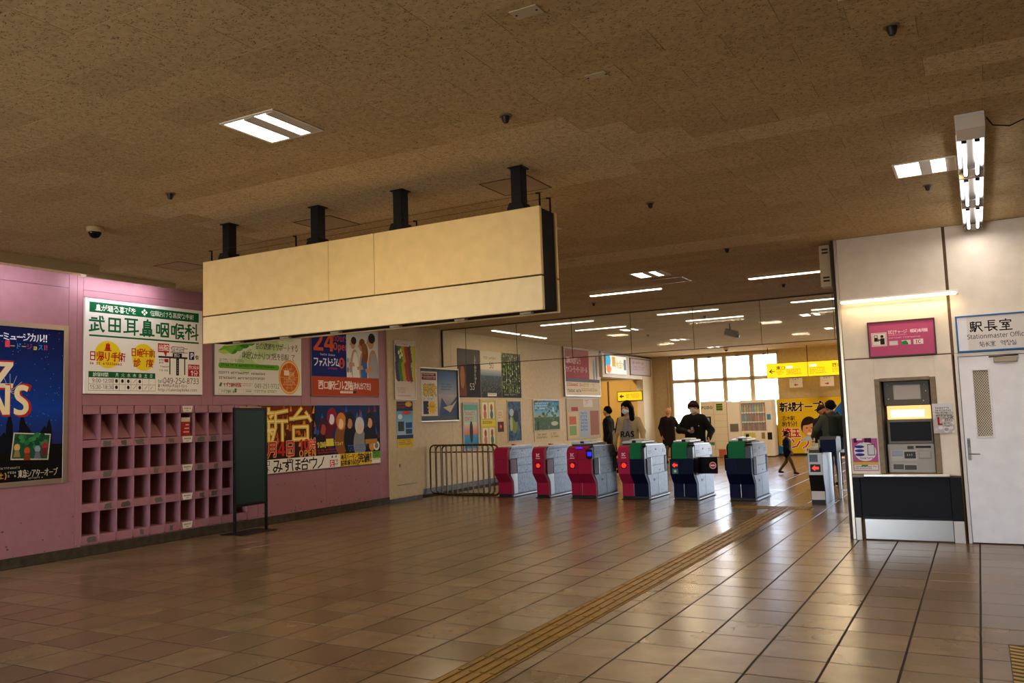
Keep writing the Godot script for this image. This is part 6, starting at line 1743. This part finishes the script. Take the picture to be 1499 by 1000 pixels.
func far_signs() -> void:
	# yellow banner
	var p := Print.new(840, 720, Color("d8b41c"), glyphs)
	p.quadp([560, 720, 640, 330, 760, 150, 840, 60, 840, 720], "1c5aa8"); p.quadp([0, 720, 0, 610, 60, 640, 40, 720], "2a7ac0"); p.quadp([560, 420, 620, 320, 700, 330, 660, 420], "c88a9a")
	p.text("新規オープン!", 40, 50, 116, "f2ecd8", 0.2, 0.9, 0.04); p.text("新規オープン!", 40, 50, 116, "1a140e", 0.145, 0.9, 0.04)
	p.rect(0, 178, 640, 4, "b8961a")
	p.text("志木駅", 60, 226, 60, "2a1c10", 0.10, 0.9); p.text("約1分!", 60, 300, 66, "2a1c10", 0.12, 0.9)
	p.text("埼玉", 50, 388, 122, "f2e6dc", 0.24, 0.95); p.text("埼玉", 50, 388, 122, "b4202a", 0.14, 0.95)
	p.text("インプラント", 40, 522, 128, "f2e6dc", 0.24, 0.92); p.text("インプラント", 40, 522, 128, "b4202a", 0.14, 0.92)
	p.oval(410, 370, 108, 128, "281a14"); p.oval(410, 412, 86, 110, "d0946a"); p.quadp([320, 360, 350, 300, 480, 300, 500, 370, 450, 330, 400, 350], "281a14")
	p.oval(378, 392, 12, 6, "3a2018"); p.oval(442, 392, 12, 6, "3a2018"); p.oval(410, 466, 34, 16, "e8dcd0"); p.oval(410, 425, 12, 18, "bd7f58"); p.quadp([300, 560, 350, 500, 470, 500, 530, 560], "a8c4d0")
	p.rect(330, 640, 300, 80, "d6c8b0"); p.text("村木志玉", 360, 650, 52, "3a2a1c", 0.09, 0.9)
	var b := poster("advert_panel", "big yellow dental advert panel with a smiling face standing at the far wall", "advert", p, Vector3(-5.08, 0.07, -23.36), 2.0, 1.76, 0.0, null, 0.0, 0.05)
	bpart(b, "foot_rail", Vector3(-1.06, -0.07, 0.0), Vector3(1.06, 0.0, 0.05), M.dark)
	# hanging way-finding sign
	p = Print.new(1000, 215, Color("dcb016"), glyphs)
	p.rect(498, 0, 6, 215, "3a2c0c"); p.quadp([24, 118, 62, 84, 70, 92, 50, 112, 100, 112, 100, 124, 50, 124, 70, 144, 62, 152], "241c0a")
	p.text("東口", 118, 42, 54, "241c0a", 0.11); p.rect(240, 46, 80, 36, "e8e0c8"); p.fine(246, 54, 66, 20, 1, "6a5a20", 140); p.fine(240, 94, 210, 90, 4, "4a3a10", 141); p.fine(118, 110, 90, 70, 3, "6a5210", 142)
	p.rect(524, 40, 84, 34, "e8e0c8"); p.fine(530, 46, 70, 20, 1, "6a5a20", 143); p.fine(524, 88, 220, 100, 4, "4a3a10", 144); p.text("西口", 790, 42, 54, "241c0a", 0.11); p.fine(790, 110, 100, 70, 3, "6a5210", 145); p.quadp([976, 118, 938, 84, 930, 92, 950, 112, 900, 112, 900, 124, 950, 124, 930, 144, 938, 152], "241c0a")
	var s := poster("direction_sign", "long yellow hanging sign with arrows to both exits", "sign", p, Vector3(-4.9, 2.50, -22.60), 2.5, 0.45, 0.0, hexm("4a3810", 0.4), 0.012, 0.10, "", 0.5, 0.75)
	for x in [-1.20, 0.0, 1.2]:
		part(s, "hanger", cyl(0.012, 0.45, 0.97, 8), M.dark, Vector3(x, 0, 0.05))
	for e in [[-5.29, "small white paper sign with red left arrow under hanging yellow sign", 1.0], [-4.36, "small white paper sign with red right arrow under hanging yellow sign", -1.0]]:
		p = Print.new(160, 130, Color("d8ccb8"), glyphs)
		p.fine(16, 10, 126, 40, 1, "a07a6a", 150); p.fine(20, 52, 110, 16, 1, "b09a8a", 151)
		var ax := 80.0
		p.quadp([ax - 26 * e[2], 96, ax, 78, ax, 90, ax + 26 * e[2], 90, ax + 26 * e[2], 102, ax, 102, ax, 114], "b0281c")
		poster("paper_sign", e[1], "paper sign", p, Vector3(e[0], 2.165, -22.55), 0.40, 0.32, 0.0, null, 0.0, 0.006)

# ---------------------------------------------------------------- people: tapered bones joined smoothly and meshed as surface nets
# bone = [a, b, radius at a, radius at b, colour]
func net(mb: MB, bones: Array, cell: float, blend: float) -> void:
	var lo := Vector3.ONE * 1e9
	var hi := -lo
	for b in bones:
		var r: float = max(b[2], b[3]) + cell * 2.0
		lo = lo.min(b[0].min(b[1]) - Vector3.ONE * r)
		hi = hi.max(b[0].max(b[1]) + Vector3.ONE * r)
	var nx := int((hi.x - lo.x) / cell) + 2
	var ny := int((hi.y - lo.y) / cell) + 2
	var nz := int((hi.z - lo.z) / cell) + 2
	var f := PackedFloat32Array()
	f.resize(nx * ny * nz)
	f.fill(1.0)
	var near := PackedFloat32Array()
	near.resize(nx * ny * nz)
	near.fill(1.0)
	var who := PackedInt32Array()
	who.resize(nx * ny * nz)
	for bi in bones.size():
		var b: Array = bones[bi]
		var a: Vector3 = b[0]
		var d: Vector3 = b[1] - a
		var dd: float = max(d.length_squared(), 1e-9)
		var ra: float = b[2]
		var rb: float = b[3]
		var r: float = max(ra, rb) + blend + cell * 1.6
		var p0: Vector3 = (a.min(b[1]) - Vector3.ONE * r - lo) / cell
		var p1: Vector3 = (a.max(b[1]) + Vector3.ONE * r - lo) / cell
		for z in range(max(0, int(p0.z)), min(nz - 1, int(p1.z) + 1) + 1):
			for y in range(max(0, int(p0.y)), min(ny - 1, int(p1.y) + 1) + 1):
				var row := (z * ny + y) * nx
				for x in range(max(0, int(p0.x)), min(nx - 1, int(p1.x) + 1) + 1):
					var p := lo + Vector3(x, y, z) * cell
					var t: float = clamp((p - a).dot(d) / dd, 0.0, 1.0)
					var s: float = (p - a - d * t).length() - ra - (rb - ra) * t
					var k := row + x
					if s < near[k]:
						near[k] = s
						who[k] = bi
					var o := f[k]
					var h: float = max(blend - abs(o - s), 0.0) / blend
					f[k] = min(o, s) - h * h * blend * 0.25
	var index := {}
	var vs := PackedVector3Array()
	var cs := []
	var off := [0, 1, nx, nx + 1, nx * ny, nx * ny + 1, nx * ny + nx, nx * ny + nx + 1]
	var corner := [Vector3(0, 0, 0), Vector3(1, 0, 0), Vector3(0, 1, 0), Vector3(1, 1, 0), Vector3(0, 0, 1), Vector3(1, 0, 1), Vector3(0, 1, 1), Vector3(1, 1, 1)]
	var edges := [[0, 1], [2, 3], [4, 5], [6, 7], [0, 2], [1, 3], [4, 6], [5, 7], [0, 4], [1, 5], [2, 6], [3, 7]]
	for z in nz - 1:
		for y in ny - 1:
			for x in nx - 1:
				var k := (z * ny + y) * nx + x
				var inside := 0
				for c in 8:
					if f[k + off[c]] < 0.0:
						inside += 1
				if inside == 0 or inside == 8:
					continue
				var sum := Vector3()
				var n := 0
				for e in edges:
					var fa := f[k + off[e[0]]]
					var fb := f[k + off[e[1]]]
					if (fa < 0.0) != (fb < 0.0):
						sum += corner[e[0]].lerp(corner[e[1]], fa / (fa - fb))
						n += 1
				index[k] = vs.size()
				vs.append(lo + (Vector3(x, y, z) + sum / n) * cell)
				cs.append(bones[who[k]][4])
	var tris := []
	for k in index:
		for ax in 3:
			var st: int = [1, nx, nx * ny][ax]
			var s1: int = [nx, nx * ny, 1][ax]
			var s2: int = [nx * ny, 1, nx][ax]
			if (f[k] < 0.0) == (f[k + st] < 0.0):
				continue
			if not (index.has(k - s1) and index.has(k - s2) and index.has(k - s1 - s2)):
				continue
			var q := [index[k], index[k - s1], index[k - s1 - s2], index[k - s2]]
			if f[k] < 0.0:
				tris.append([q[0], q[1], q[2]]); tris.append([q[0], q[2], q[3]])
			else:
				tris.append([q[0], q[2], q[1]]); tris.append([q[0], q[3], q[2]])
	var ns := PackedVector3Array()
	ns.resize(vs.size())
	for t in tris:
		var nn := (vs[t[1]] - vs[t[0]]).cross(vs[t[2]] - vs[t[0]])
		for j in 3:
			ns[t[j]] += nn
	for t in tris:
		mb.v.append(vs[t[0]]); mb.v.append(vs[t[2]]); mb.v.append(vs[t[1]])
		for j in [0, 2, 1]:
			mb.n.append(ns[t[j]].normalized())
			mb.uv.append(Vector2())
			mb.col.append(cs[t[j]])

func lin(h: String) -> Color:
	return Color.html(h).srgb_to_linear()

func hand_bones(wrist: Vector3, dir: Vector3, palm: Vector3, s: float, thumb_side: float, skin: Color, curl: float) -> Array:
	# dir points along the fingers, palm is the way the palm faces
	dir = dir.normalized()
	palm = (palm - dir * palm.dot(dir)).normalized()
	var side := dir.cross(palm) * thumb_side
	var out := []
	var k := wrist + dir * 0.085 * s
	for i in 3:
		out.append([wrist + side * (i - 1) * 0.016 * s, k + side * (i - 1) * 0.024 * s, 0.017 * s, 0.015 * s, skin])
	var ln := [0.070, 0.078, 0.074, 0.058]
	for i in 4:
		var base := k + side * (0.033 - 0.022 * i) * s
		var d1 := (dir + palm * curl * 0.6).normalized()
		var d2 := (dir + palm * curl * 1.8).normalized()
		var m: Vector3 = base + d1 * ln[i] * 0.5 * s
		out.append([base, m, 0.0095 * s, 0.0085 * s, skin])
		out.append([m, m + d2 * ln[i] * 0.5 * s, 0.0085 * s, 0.0072 * s, skin])
	var t0 := wrist + dir * 0.025 * s + side * 0.022 * s
	var t1 := t0 + (dir * 0.7 + side * 0.8).normalized() * 0.045 * s
	out.append([t0, t1, 0.013 * s, 0.010 * s, skin])
	out.append([t1, t1 + (dir + side * 0.25 + palm * 0.3).normalized() * 0.034 * s, 0.010 * s, 0.008 * s, skin])
	return out

# s: dictionary of pose and colours, measured for a height of 1.70 m facing +z
func person(label: String, at: Vector3, turn: float, tall: float, s: Dictionary, group := "") -> Node3D:
	var o := thing("person", label, "person", at, turn, group)
	var k := tall / 1.70
	var skin := lin(s.skin)
	var top := lin(s.top)
	var leg := lin(s.leg)
	var shoe := lin(s.shoe)
	var bulk: float = s.get("bulk", 1.0)
	var bones := []
	var lean: Vector3 = s.get("lean", Vector3())
	var sh := Vector3(0, 1.38, 0) + lean
	var hip := Vector3(0, 0.92, 0)
	var bo := func(a: Vector3, b: Vector3, ra: float, rb: float, c: Color) -> void:
		bones.append([a * k, b * k, ra * k, rb * k, c])
	# trunk
	bo.call(hip + Vector3(-0.075, 0, 0), sh + Vector3(-0.085, -0.06, 0.0), 0.105 * bulk, 0.115 * bulk, top)
	bo.call(hip + Vector3(0.075, 0, 0), sh + Vector3(0.085, -0.06, 0.0), 0.105 * bulk, 0.115 * bulk, top)
	bo.call(sh + Vector3(-0.14, 0.0, 0), sh + Vector3(0.14, 0.0, 0), 0.062 * bulk, 0.062 * bulk, top)
	bo.call(sh + Vector3(-0.1, 0.02, -0.01), sh + Vector3(0, 0.075, -0.01), 0.05, 0.055, top)
	bo.call(sh + Vector3(0.1, 0.02, -0.01), sh + Vector3(0, 0.075, -0.01), 0.05, 0.055, top)
	var coat: float = s.get("coat", 0.80)
	for sx in [-0.08, 0.0, 0.08]:
		bo.call(hip + Vector3(sx, 0.0, 0), Vector3(sx * 1.2, coat, 0), 0.105 * bulk, 0.10 * bulk, top)
	# legs
	for i in 2:
		var side := -1.0 if i == 0 else 1.0
		var L: Array = s.legs[i]
		bo.call(Vector3(side * 0.085, 0.88, 0), L[0], 0.095, 0.062, leg)
		bo.call(L[0], L[1] + Vector3(0, 0.04, 0), 0.064, 0.048, leg)
		bo.call(L[1] + Vector3(0, -0.03, -0.02), L[1] + Vector3(0, -0.035, 0.13), 0.046, 0.040, shoe)
	# arms
	for i in 2:
		var side := -1.0 if i == 0 else 1.0
		var A: Array = s.arms[i]
		var s0 := sh + Vector3(side * 0.175, -0.01, 0)
		bo.call(s0, A[0], 0.066 * bulk, 0.054 * bulk, top)
		bo.call(A[0], A[1], 0.054 * bulk, 0.040 * bulk, top)
	# neck and head
	var neck := sh + Vector3(0, 0.09, 0.0)
	var hr := Basis.from_euler(Vector3(s.get("nod", 0.0), s.get("look", 0.0), 0))
	var hc := neck + Vector3(0, 0.04, 0.015)
	bo.call(neck + Vector3(0, -0.05, 0), hc + Vector3(0, 0.02, 0), 0.055, 0.055, skin)
	var mb := MB.new()
	net(mb, bones, 0.015 * max(k, 0.75), 0.045 * k)
	var head := []
	var hp := func(x: float, y: float, z: float) -> Vector3:
		return (hc + hr * Vector3(x, y, z)) * k
	head.append([hp.call(0, 0.13, -0.012), hp.call(0, 0.12, 0.012), 0.090 * k, 0.088 * k, skin])
	head.append([hp.call(0, 0.085, 0.03), hp.call(0, 0.035, 0.055), 0.066 * k, 0.042 * k, skin])
	head.append([hp.call(-0.03, 0.09, 0.04), hp.call(0.03, 0.09, 0.04), 0.058 * k, 0.058 * k, skin])
	head.append([hp.call(0, 0.115, 0.095), hp.call(0, 0.082, 0.113), 0.010 * k, 0.016 * k, skin])
	head.append([hp.call(-0.088, 0.115, -0.005), hp.call(-0.090, 0.082, 0.0), 0.018 * k, 0.012 * k, skin])
	head.append([hp.call(0.088, 0.115, -0.005), hp.call(0.090, 0.082, 0.0), 0.018 * k, 0.012 * k, skin])
	head.append([hp.call(-0.045, 0.135, 0.078), hp.call(0.045, 0.135, 0.078), 0.014 * k, 0.014 * k, skin])
	net(mb, head, 0.0075 * max(k, 0.8), 0.02 * k)
	for i in 2:
		var A: Array = s.arms[i]
		var dir: Vector3 = A[2] if A.size() > 2 else (A[1] - A[0])
		var palm: Vector3 = A[3] if A.size() > 3 else Vector3(-(-1.0 if i == 0 else 1.0), 0, 0.2)
		net(mb, hand_bones(A[1] * k, dir, palm, k, 1.0 if i == 0 else -1.0, skin, s.get("curl", 0.5)), 0.0052 * max(k, 0.8), 0.009 * k)
	var vm := mat(Color(1, 1, 1), 0.75)
	vm.vertex_color_use_as_albedo = true
	vm.metallic_specular = 0.2
	part(o, "body", mb.done(), vm)
	# eyes, brows and mouth
	var ey := MB.new()
	for sx in [-0.034, 0.034]:
		ey.tube([hp.call(sx - 0.012, 0.112, 0.096), hp.call(sx + 0.012, 0.112, 0.096)], 0.006 * k, 6)
		ey.tube([hp.call(sx - 0.018, 0.142, 0.092), hp.call(sx + 0.018, 0.144, 0.092)], 0.004 * k, 6)
	part(o, "eyes", ey.done(), hexm("1a1210", 0.4))
	if s.has("mask"):
		var mk := []
		mk.append([hp.call(-0.035, 0.055, 0.070), hp.call(0.035, 0.055, 0.070), 0.045 * k, 0.045 * k, Color(1, 1, 1)])
		mk.append([hp.call(0, 0.085, 0.085), hp.call(0, 0.03, 0.078), 0.040 * k, 0.040 * k, Color(1, 1, 1)])
		var mm := MB.new()
		net(mm, mk, 0.008 * k, 0.02 * k)
		part(o, "face_mask", mm.done(), hexm(s.mask, 0.8))
	else:
		var mo := MB.new()
		mo.tube([hp.call(-0.022, 0.050, 0.094), hp.call(0.022, 0.050, 0.094)], 0.005 * k, 6)
		part(o, "mouth", mo.done(), hexm("7a4034", 0.6))
	if s.has("hair"):
		var hb := []
		for q in s.get("hair_shape", [[0, 0.165, -0.02, 0, 0.12, -0.05, 0.085, 0.080], [-0.05, 0.16, 0.03, -0.075, 0.12, -0.03, 0.05, 0.045], [0.05, 0.16, 0.03, 0.075, 0.12, -0.03, 0.05, 0.045], [0, 0.185, 0.03, 0, 0.17, 0.06, 0.052, 0.036]]):
			hb.append([hp.call(q[0], q[1], q[2]), hp.call(q[3], q[4], q[5]), q[6] * k, q[7] * k, Color(1, 1, 1)])
		var hm := MB.new()
		net(hm, hb, 0.010 * max(k, 0.8), 0.03 * k)
		var hair_m := hexm(s.hair, 0.65)
		hair_m.metallic_specular = 0.2
		part(o, "hair", hm.done(), hair_m)
	return o

func blob(parent: Node, called: String, bones: Array, cell: float, blend: float, material: Material) -> MeshInstance3D:
	var m := MB.new()
	var full := []
	for b in bones:
		full.append([b[0], b[1], b[2], b[3], Color(1, 1, 1)])
	net(m, full, cell, blend)
	return part(parent, called, m.done(), material)

func people() -> void:
	var still := [[Vector3(-0.09, 0.49, 0.01), Vector3(-0.09, 0.08, -0.02)], [Vector3(0.09, 0.49, 0.01), Vector3(0.09, 0.08, -0.02)]]
	# woman tapping her card
	var w := person("person in beige jacket, grey lettered shirt and white mask touching the card reader", Vector3(-6.33, 0, -10.62), 0.1, 1.72, {
		"skin": "c89a80", "top": "b09a72", "leg": "26242a", "shoe": "1a1818", "mask": "dedadc", "hair": "060505", "look": -0.4, "nod": 0.22, "coat": 0.84, "curl": 0.4,
		"legs": still,
		"arms": [[Vector3(-0.27, 1.13, 0.0), Vector3(-0.27, 0.93, 0.08), Vector3(-0.02, -1, 0.25), Vector3(1, 0, 0.2)], [Vector3(0.30, 1.15, 0.12), Vector3(0.35, 1.03, 0.34), Vector3(0.15, -0.2, 1), Vector3(0, -1, -0.2)]],
		"hair_shape": [[0, 0.165, -0.02, 0, 0.11, -0.05, 0.092, 0.088], [-0.055, 0.165, 0.03, -0.085, 0.09, 0.0, 0.052, 0.045], [0.055, 0.165, 0.03, 0.085, 0.09, 0.0, 0.052, 0.045], [-0.095, 0.08, 0.0, -0.11, -0.09, 0.045, 0.046, 0.040], [0.095, 0.08, 0.01, 0.115, -0.10, 0.055, 0.052, 0.050], [0, 0.06, -0.07, 0, -0.12, -0.07, 0.085, 0.075], [0, 0.19, 0.03, 0.03, 0.16, 0.075, 0.045, 0.026]]})
	blob(w, "shirt_front", [[Vector3(-0.05, 1.36, 0.045), Vector3(-0.055, 0.84, 0.075), 0.075, 0.090], [Vector3(0.05, 1.36, 0.045), Vector3(0.055, 0.84, 0.075), 0.075, 0.090]], 0.012, 0.03, hexm("8a8278", 0.9))
	letters(w, "shirt_lettering", "RAS", 0.115, hexm("15100f", 0.8), Vector3(0.0, 1.12, 0.150), Vector3(-0.045, 0, 0))
	var stars := MB.new()
	for q in [[0.30, 1.20, 0.10], [0.325, 1.09, 0.22], [-0.28, 1.22, 0.055]]:
		for r in 5:
			var a := TAU * r / 5 + 0.3
			stars.xf = Transform3D(Basis(Vector3.BACK, a), Vector3(q[0], q[1], q[2]))
			stars.prism(PackedVector2Array([Vector2(-0.012, 0.0), Vector2(0.012, 0.0), Vector2(0, 0.038)]), -0.03, 0.004)
	part(w, "star_patches", stars.done(), hexm("2a231d", 0.8))
	# dark bag strap over the shoulder
	blob(w, "bag", [[Vector3(-0.31, 0.96, 0.02), Vector3(-0.31, 0.74, 0.02), 0.045, 0.065], [Vector3(-0.20, 1.44, 0.05), Vector3(-0.31, 0.98, 0.06), 0.014, 0.014]], 0.012, 0.02, hexm("121114", 0.6))
	# man behind her in black
	person("person in black coat with dark hair walking into the side passage", Vector3(-8.57, 0, -15.0), -1.5, 1.68, {
		"skin": "b88a6c", "top": "121114", "leg": "17161a", "shoe": "0e0d0e", "hair": "070606", "coat": 0.62, "bulk": 1.08,
		"legs": [[Vector3(-0.09, 0.50, 0.14), Vector3(-0.09, 0.08, 0.16)], [Vector3(0.09, 0.48, -0.06), Vector3(0.09, 0.12, -0.28)]],
		"arms": [[Vector3(-0.24, 1.12, 0.02), Vector3(-0.22, 0.88, 0.12)], [Vector3(0.24, 1.12, -0.05), Vector3(0.22, 0.88, 0.02)]]})
	# bald man by the windows
	person("bald person in dark open coat and brown trousers standing by the far windows", Vector3(-8.50, 0, -19.5), 0.55, 1.62, {
		"skin": "c08a6a", "top": "1e1b1c", "leg": "5a4a38", "shoe": "1a1614", "coat": 0.62, "bulk": 1.12,
		"legs": [[Vector3(-0.10, 0.49, 0.03), Vector3(-0.11, 0.08, 0.0)], [Vector3(0.10, 0.49, 0.05), Vector3(0.12, 0.08, 0.04)]],
		"arms": [[Vector3(-0.26, 1.12, -0.02), Vector3(-0.24, 0.88, 0.10)], [Vector3(0.30, 1.14, 0.04), Vector3(0.36, 0.96, 0.22), Vector3(0.6, -0.2, 0.8), Vector3(0, -1, 0)]]})
	# masked man with a phone
	var m := person("person in black padded jacket and white mask looking at a phone", Vector3(-5.58, 0, -12.5), 0.1, 1.69, {
		"skin": "b88868", "top": "17161b", "leg": "1c1b20", "shoe": "121112", "mask": "d8cfc6", "hair": "2a1c14", "nod": 0.22, "coat": 0.80, "bulk": 1.28,
		"legs": still,
		"arms": [[Vector3(-0.33, 1.14, 0.02), Vector3(-0.10, 1.10, 0.27), Vector3(0.8, 0.1, 0.4), Vector3(0, 0.6, -0.5)], [Vector3(0.34, 1.12, 0.0), Vector3(0.33, 0.96, 0.26), Vector3(0.1, -0.5, 0.8), Vector3(-1, 0, 0)]],
		"hair_shape": [[0, 0.165, -0.02, 0, 0.10, -0.05, 0.096, 0.085], [-0.06, 0.165, 0.03, -0.085, 0.11, 0.0, 0.055, 0.045], [0.06, 0.165, 0.03, 0.085, 0.11, 0.0, 0.055, 0.045], [-0.04, 0.17, 0.07, 0.04, 0.165, 0.075, 0.042, 0.042]]})
	bpart(m, "phone", Vector3(-0.03, 1.07, 0.29), Vector3(0.03, 1.20, 0.30), hexm("0c0c0e", 0.2), 0.004)
	bpart(m, "jacket_badge", Vector3(0.10, 1.21, 0.138), Vector3(0.12, 1.225, 0.15), M.white)
	# a child walking
	person("small child in navy jacket and olive trousers walking past the yellow panel", Vector3(-4.26, 0, -15.25), 1.45, 0.96, {
		"skin": "8a6048", "top": "14182c", "leg": "5a4c34", "shoe": "3a1c14", "hair": "120e0c", "coat": 0.80, "bulk": 1.22,
		"legs": [[Vector3(-0.09, 0.52, 0.17), Vector3(-0.08, 0.09, 0.30)], [Vector3(0.09, 0.50, -0.10), Vector3(0.08, 0.12, -0.38)]],
		"arms": [[Vector3(-0.25, 1.12, 0.02), Vector3(-0.20, 0.92, 0.18)], [Vector3(0.25, 1.12, -0.04), Vector3(0.20, 0.90, 0.10)]]})
	# person with a backpack past the reader gate, and a companion
	var b := person("person in grey green jacket and jeans with backpack past the reader gate", Vector3(-2.80, 0, -12.2), -2.5, 1.60, {
		"skin": "b08464", "top": "4a5044", "leg": "2c4468", "shoe": "2a2420", "hair": "080606", "coat": 0.82, "bulk": 1.15,
		"legs": still,
		"arms": [[Vector3(-0.28, 1.12, 0.04), Vector3(-0.20, 0.96, 0.22)], [Vector3(0.30, 1.16, 0.10), Vector3(0.26, 1.02, 0.32)]]})
	blob(b, "backpack", [[Vector3(-0.06, 1.28, -0.17), Vector3(-0.06, 1.02, -0.19), 0.085, 0.10], [Vector3(0.06, 1.28, -0.17), Vector3(0.06, 1.02, -0.19), 0.085, 0.10]], 0.014, 0.04, hexm("1c2420", 0.7))
	for sx in [-0.12, 0.12]:
		var sp := MB.new()
		sp.tube([Vector3(sx, 1.30, -0.13), Vector3(sx * 1.1, 1.42, 0.0), Vector3(sx * 1.15, 1.30, 0.13), Vector3(sx * 1.2, 1.08, 0.14), Vector3(sx * 1.1, 1.02, -0.10)], 0.016, 6)
		part(b, "strap", sp.done(), hexm("15181a", 0.7))
	person("person in dark jacket facing the one with the backpack", Vector3(-3.10, 0, -13.0), 0.9, 1.52, {
		"skin": "a87a60", "top": "20242c", "leg": "24242a", "shoe": "141314", "hair": "2a1a12", "coat": 0.80, "bulk": 1.05, "mask": "a8583e",
		"legs": still,
		"arms": [[Vector3(-0.24, 1.12, 0.02), Vector3(-0.20, 0.88, 0.10)], [Vector3(0.24, 1.12, 0.04), Vector3(0.20, 0.90, 0.14)]]})

func _ready() -> void:
	sky_and_camera()
	floor_and_ceiling()
	walls()
	square_lights()
	linear_lights()
	wall_lamps()
	ceiling_bits()
	hanging_sign()
	office()
	gates()
	barriers()
	pigeonholes()
	board_stand()
	smoke_screen()
	far_end()
	set_strokes()
	wall_posters()
	front_signs()
	far_signs()
	people()
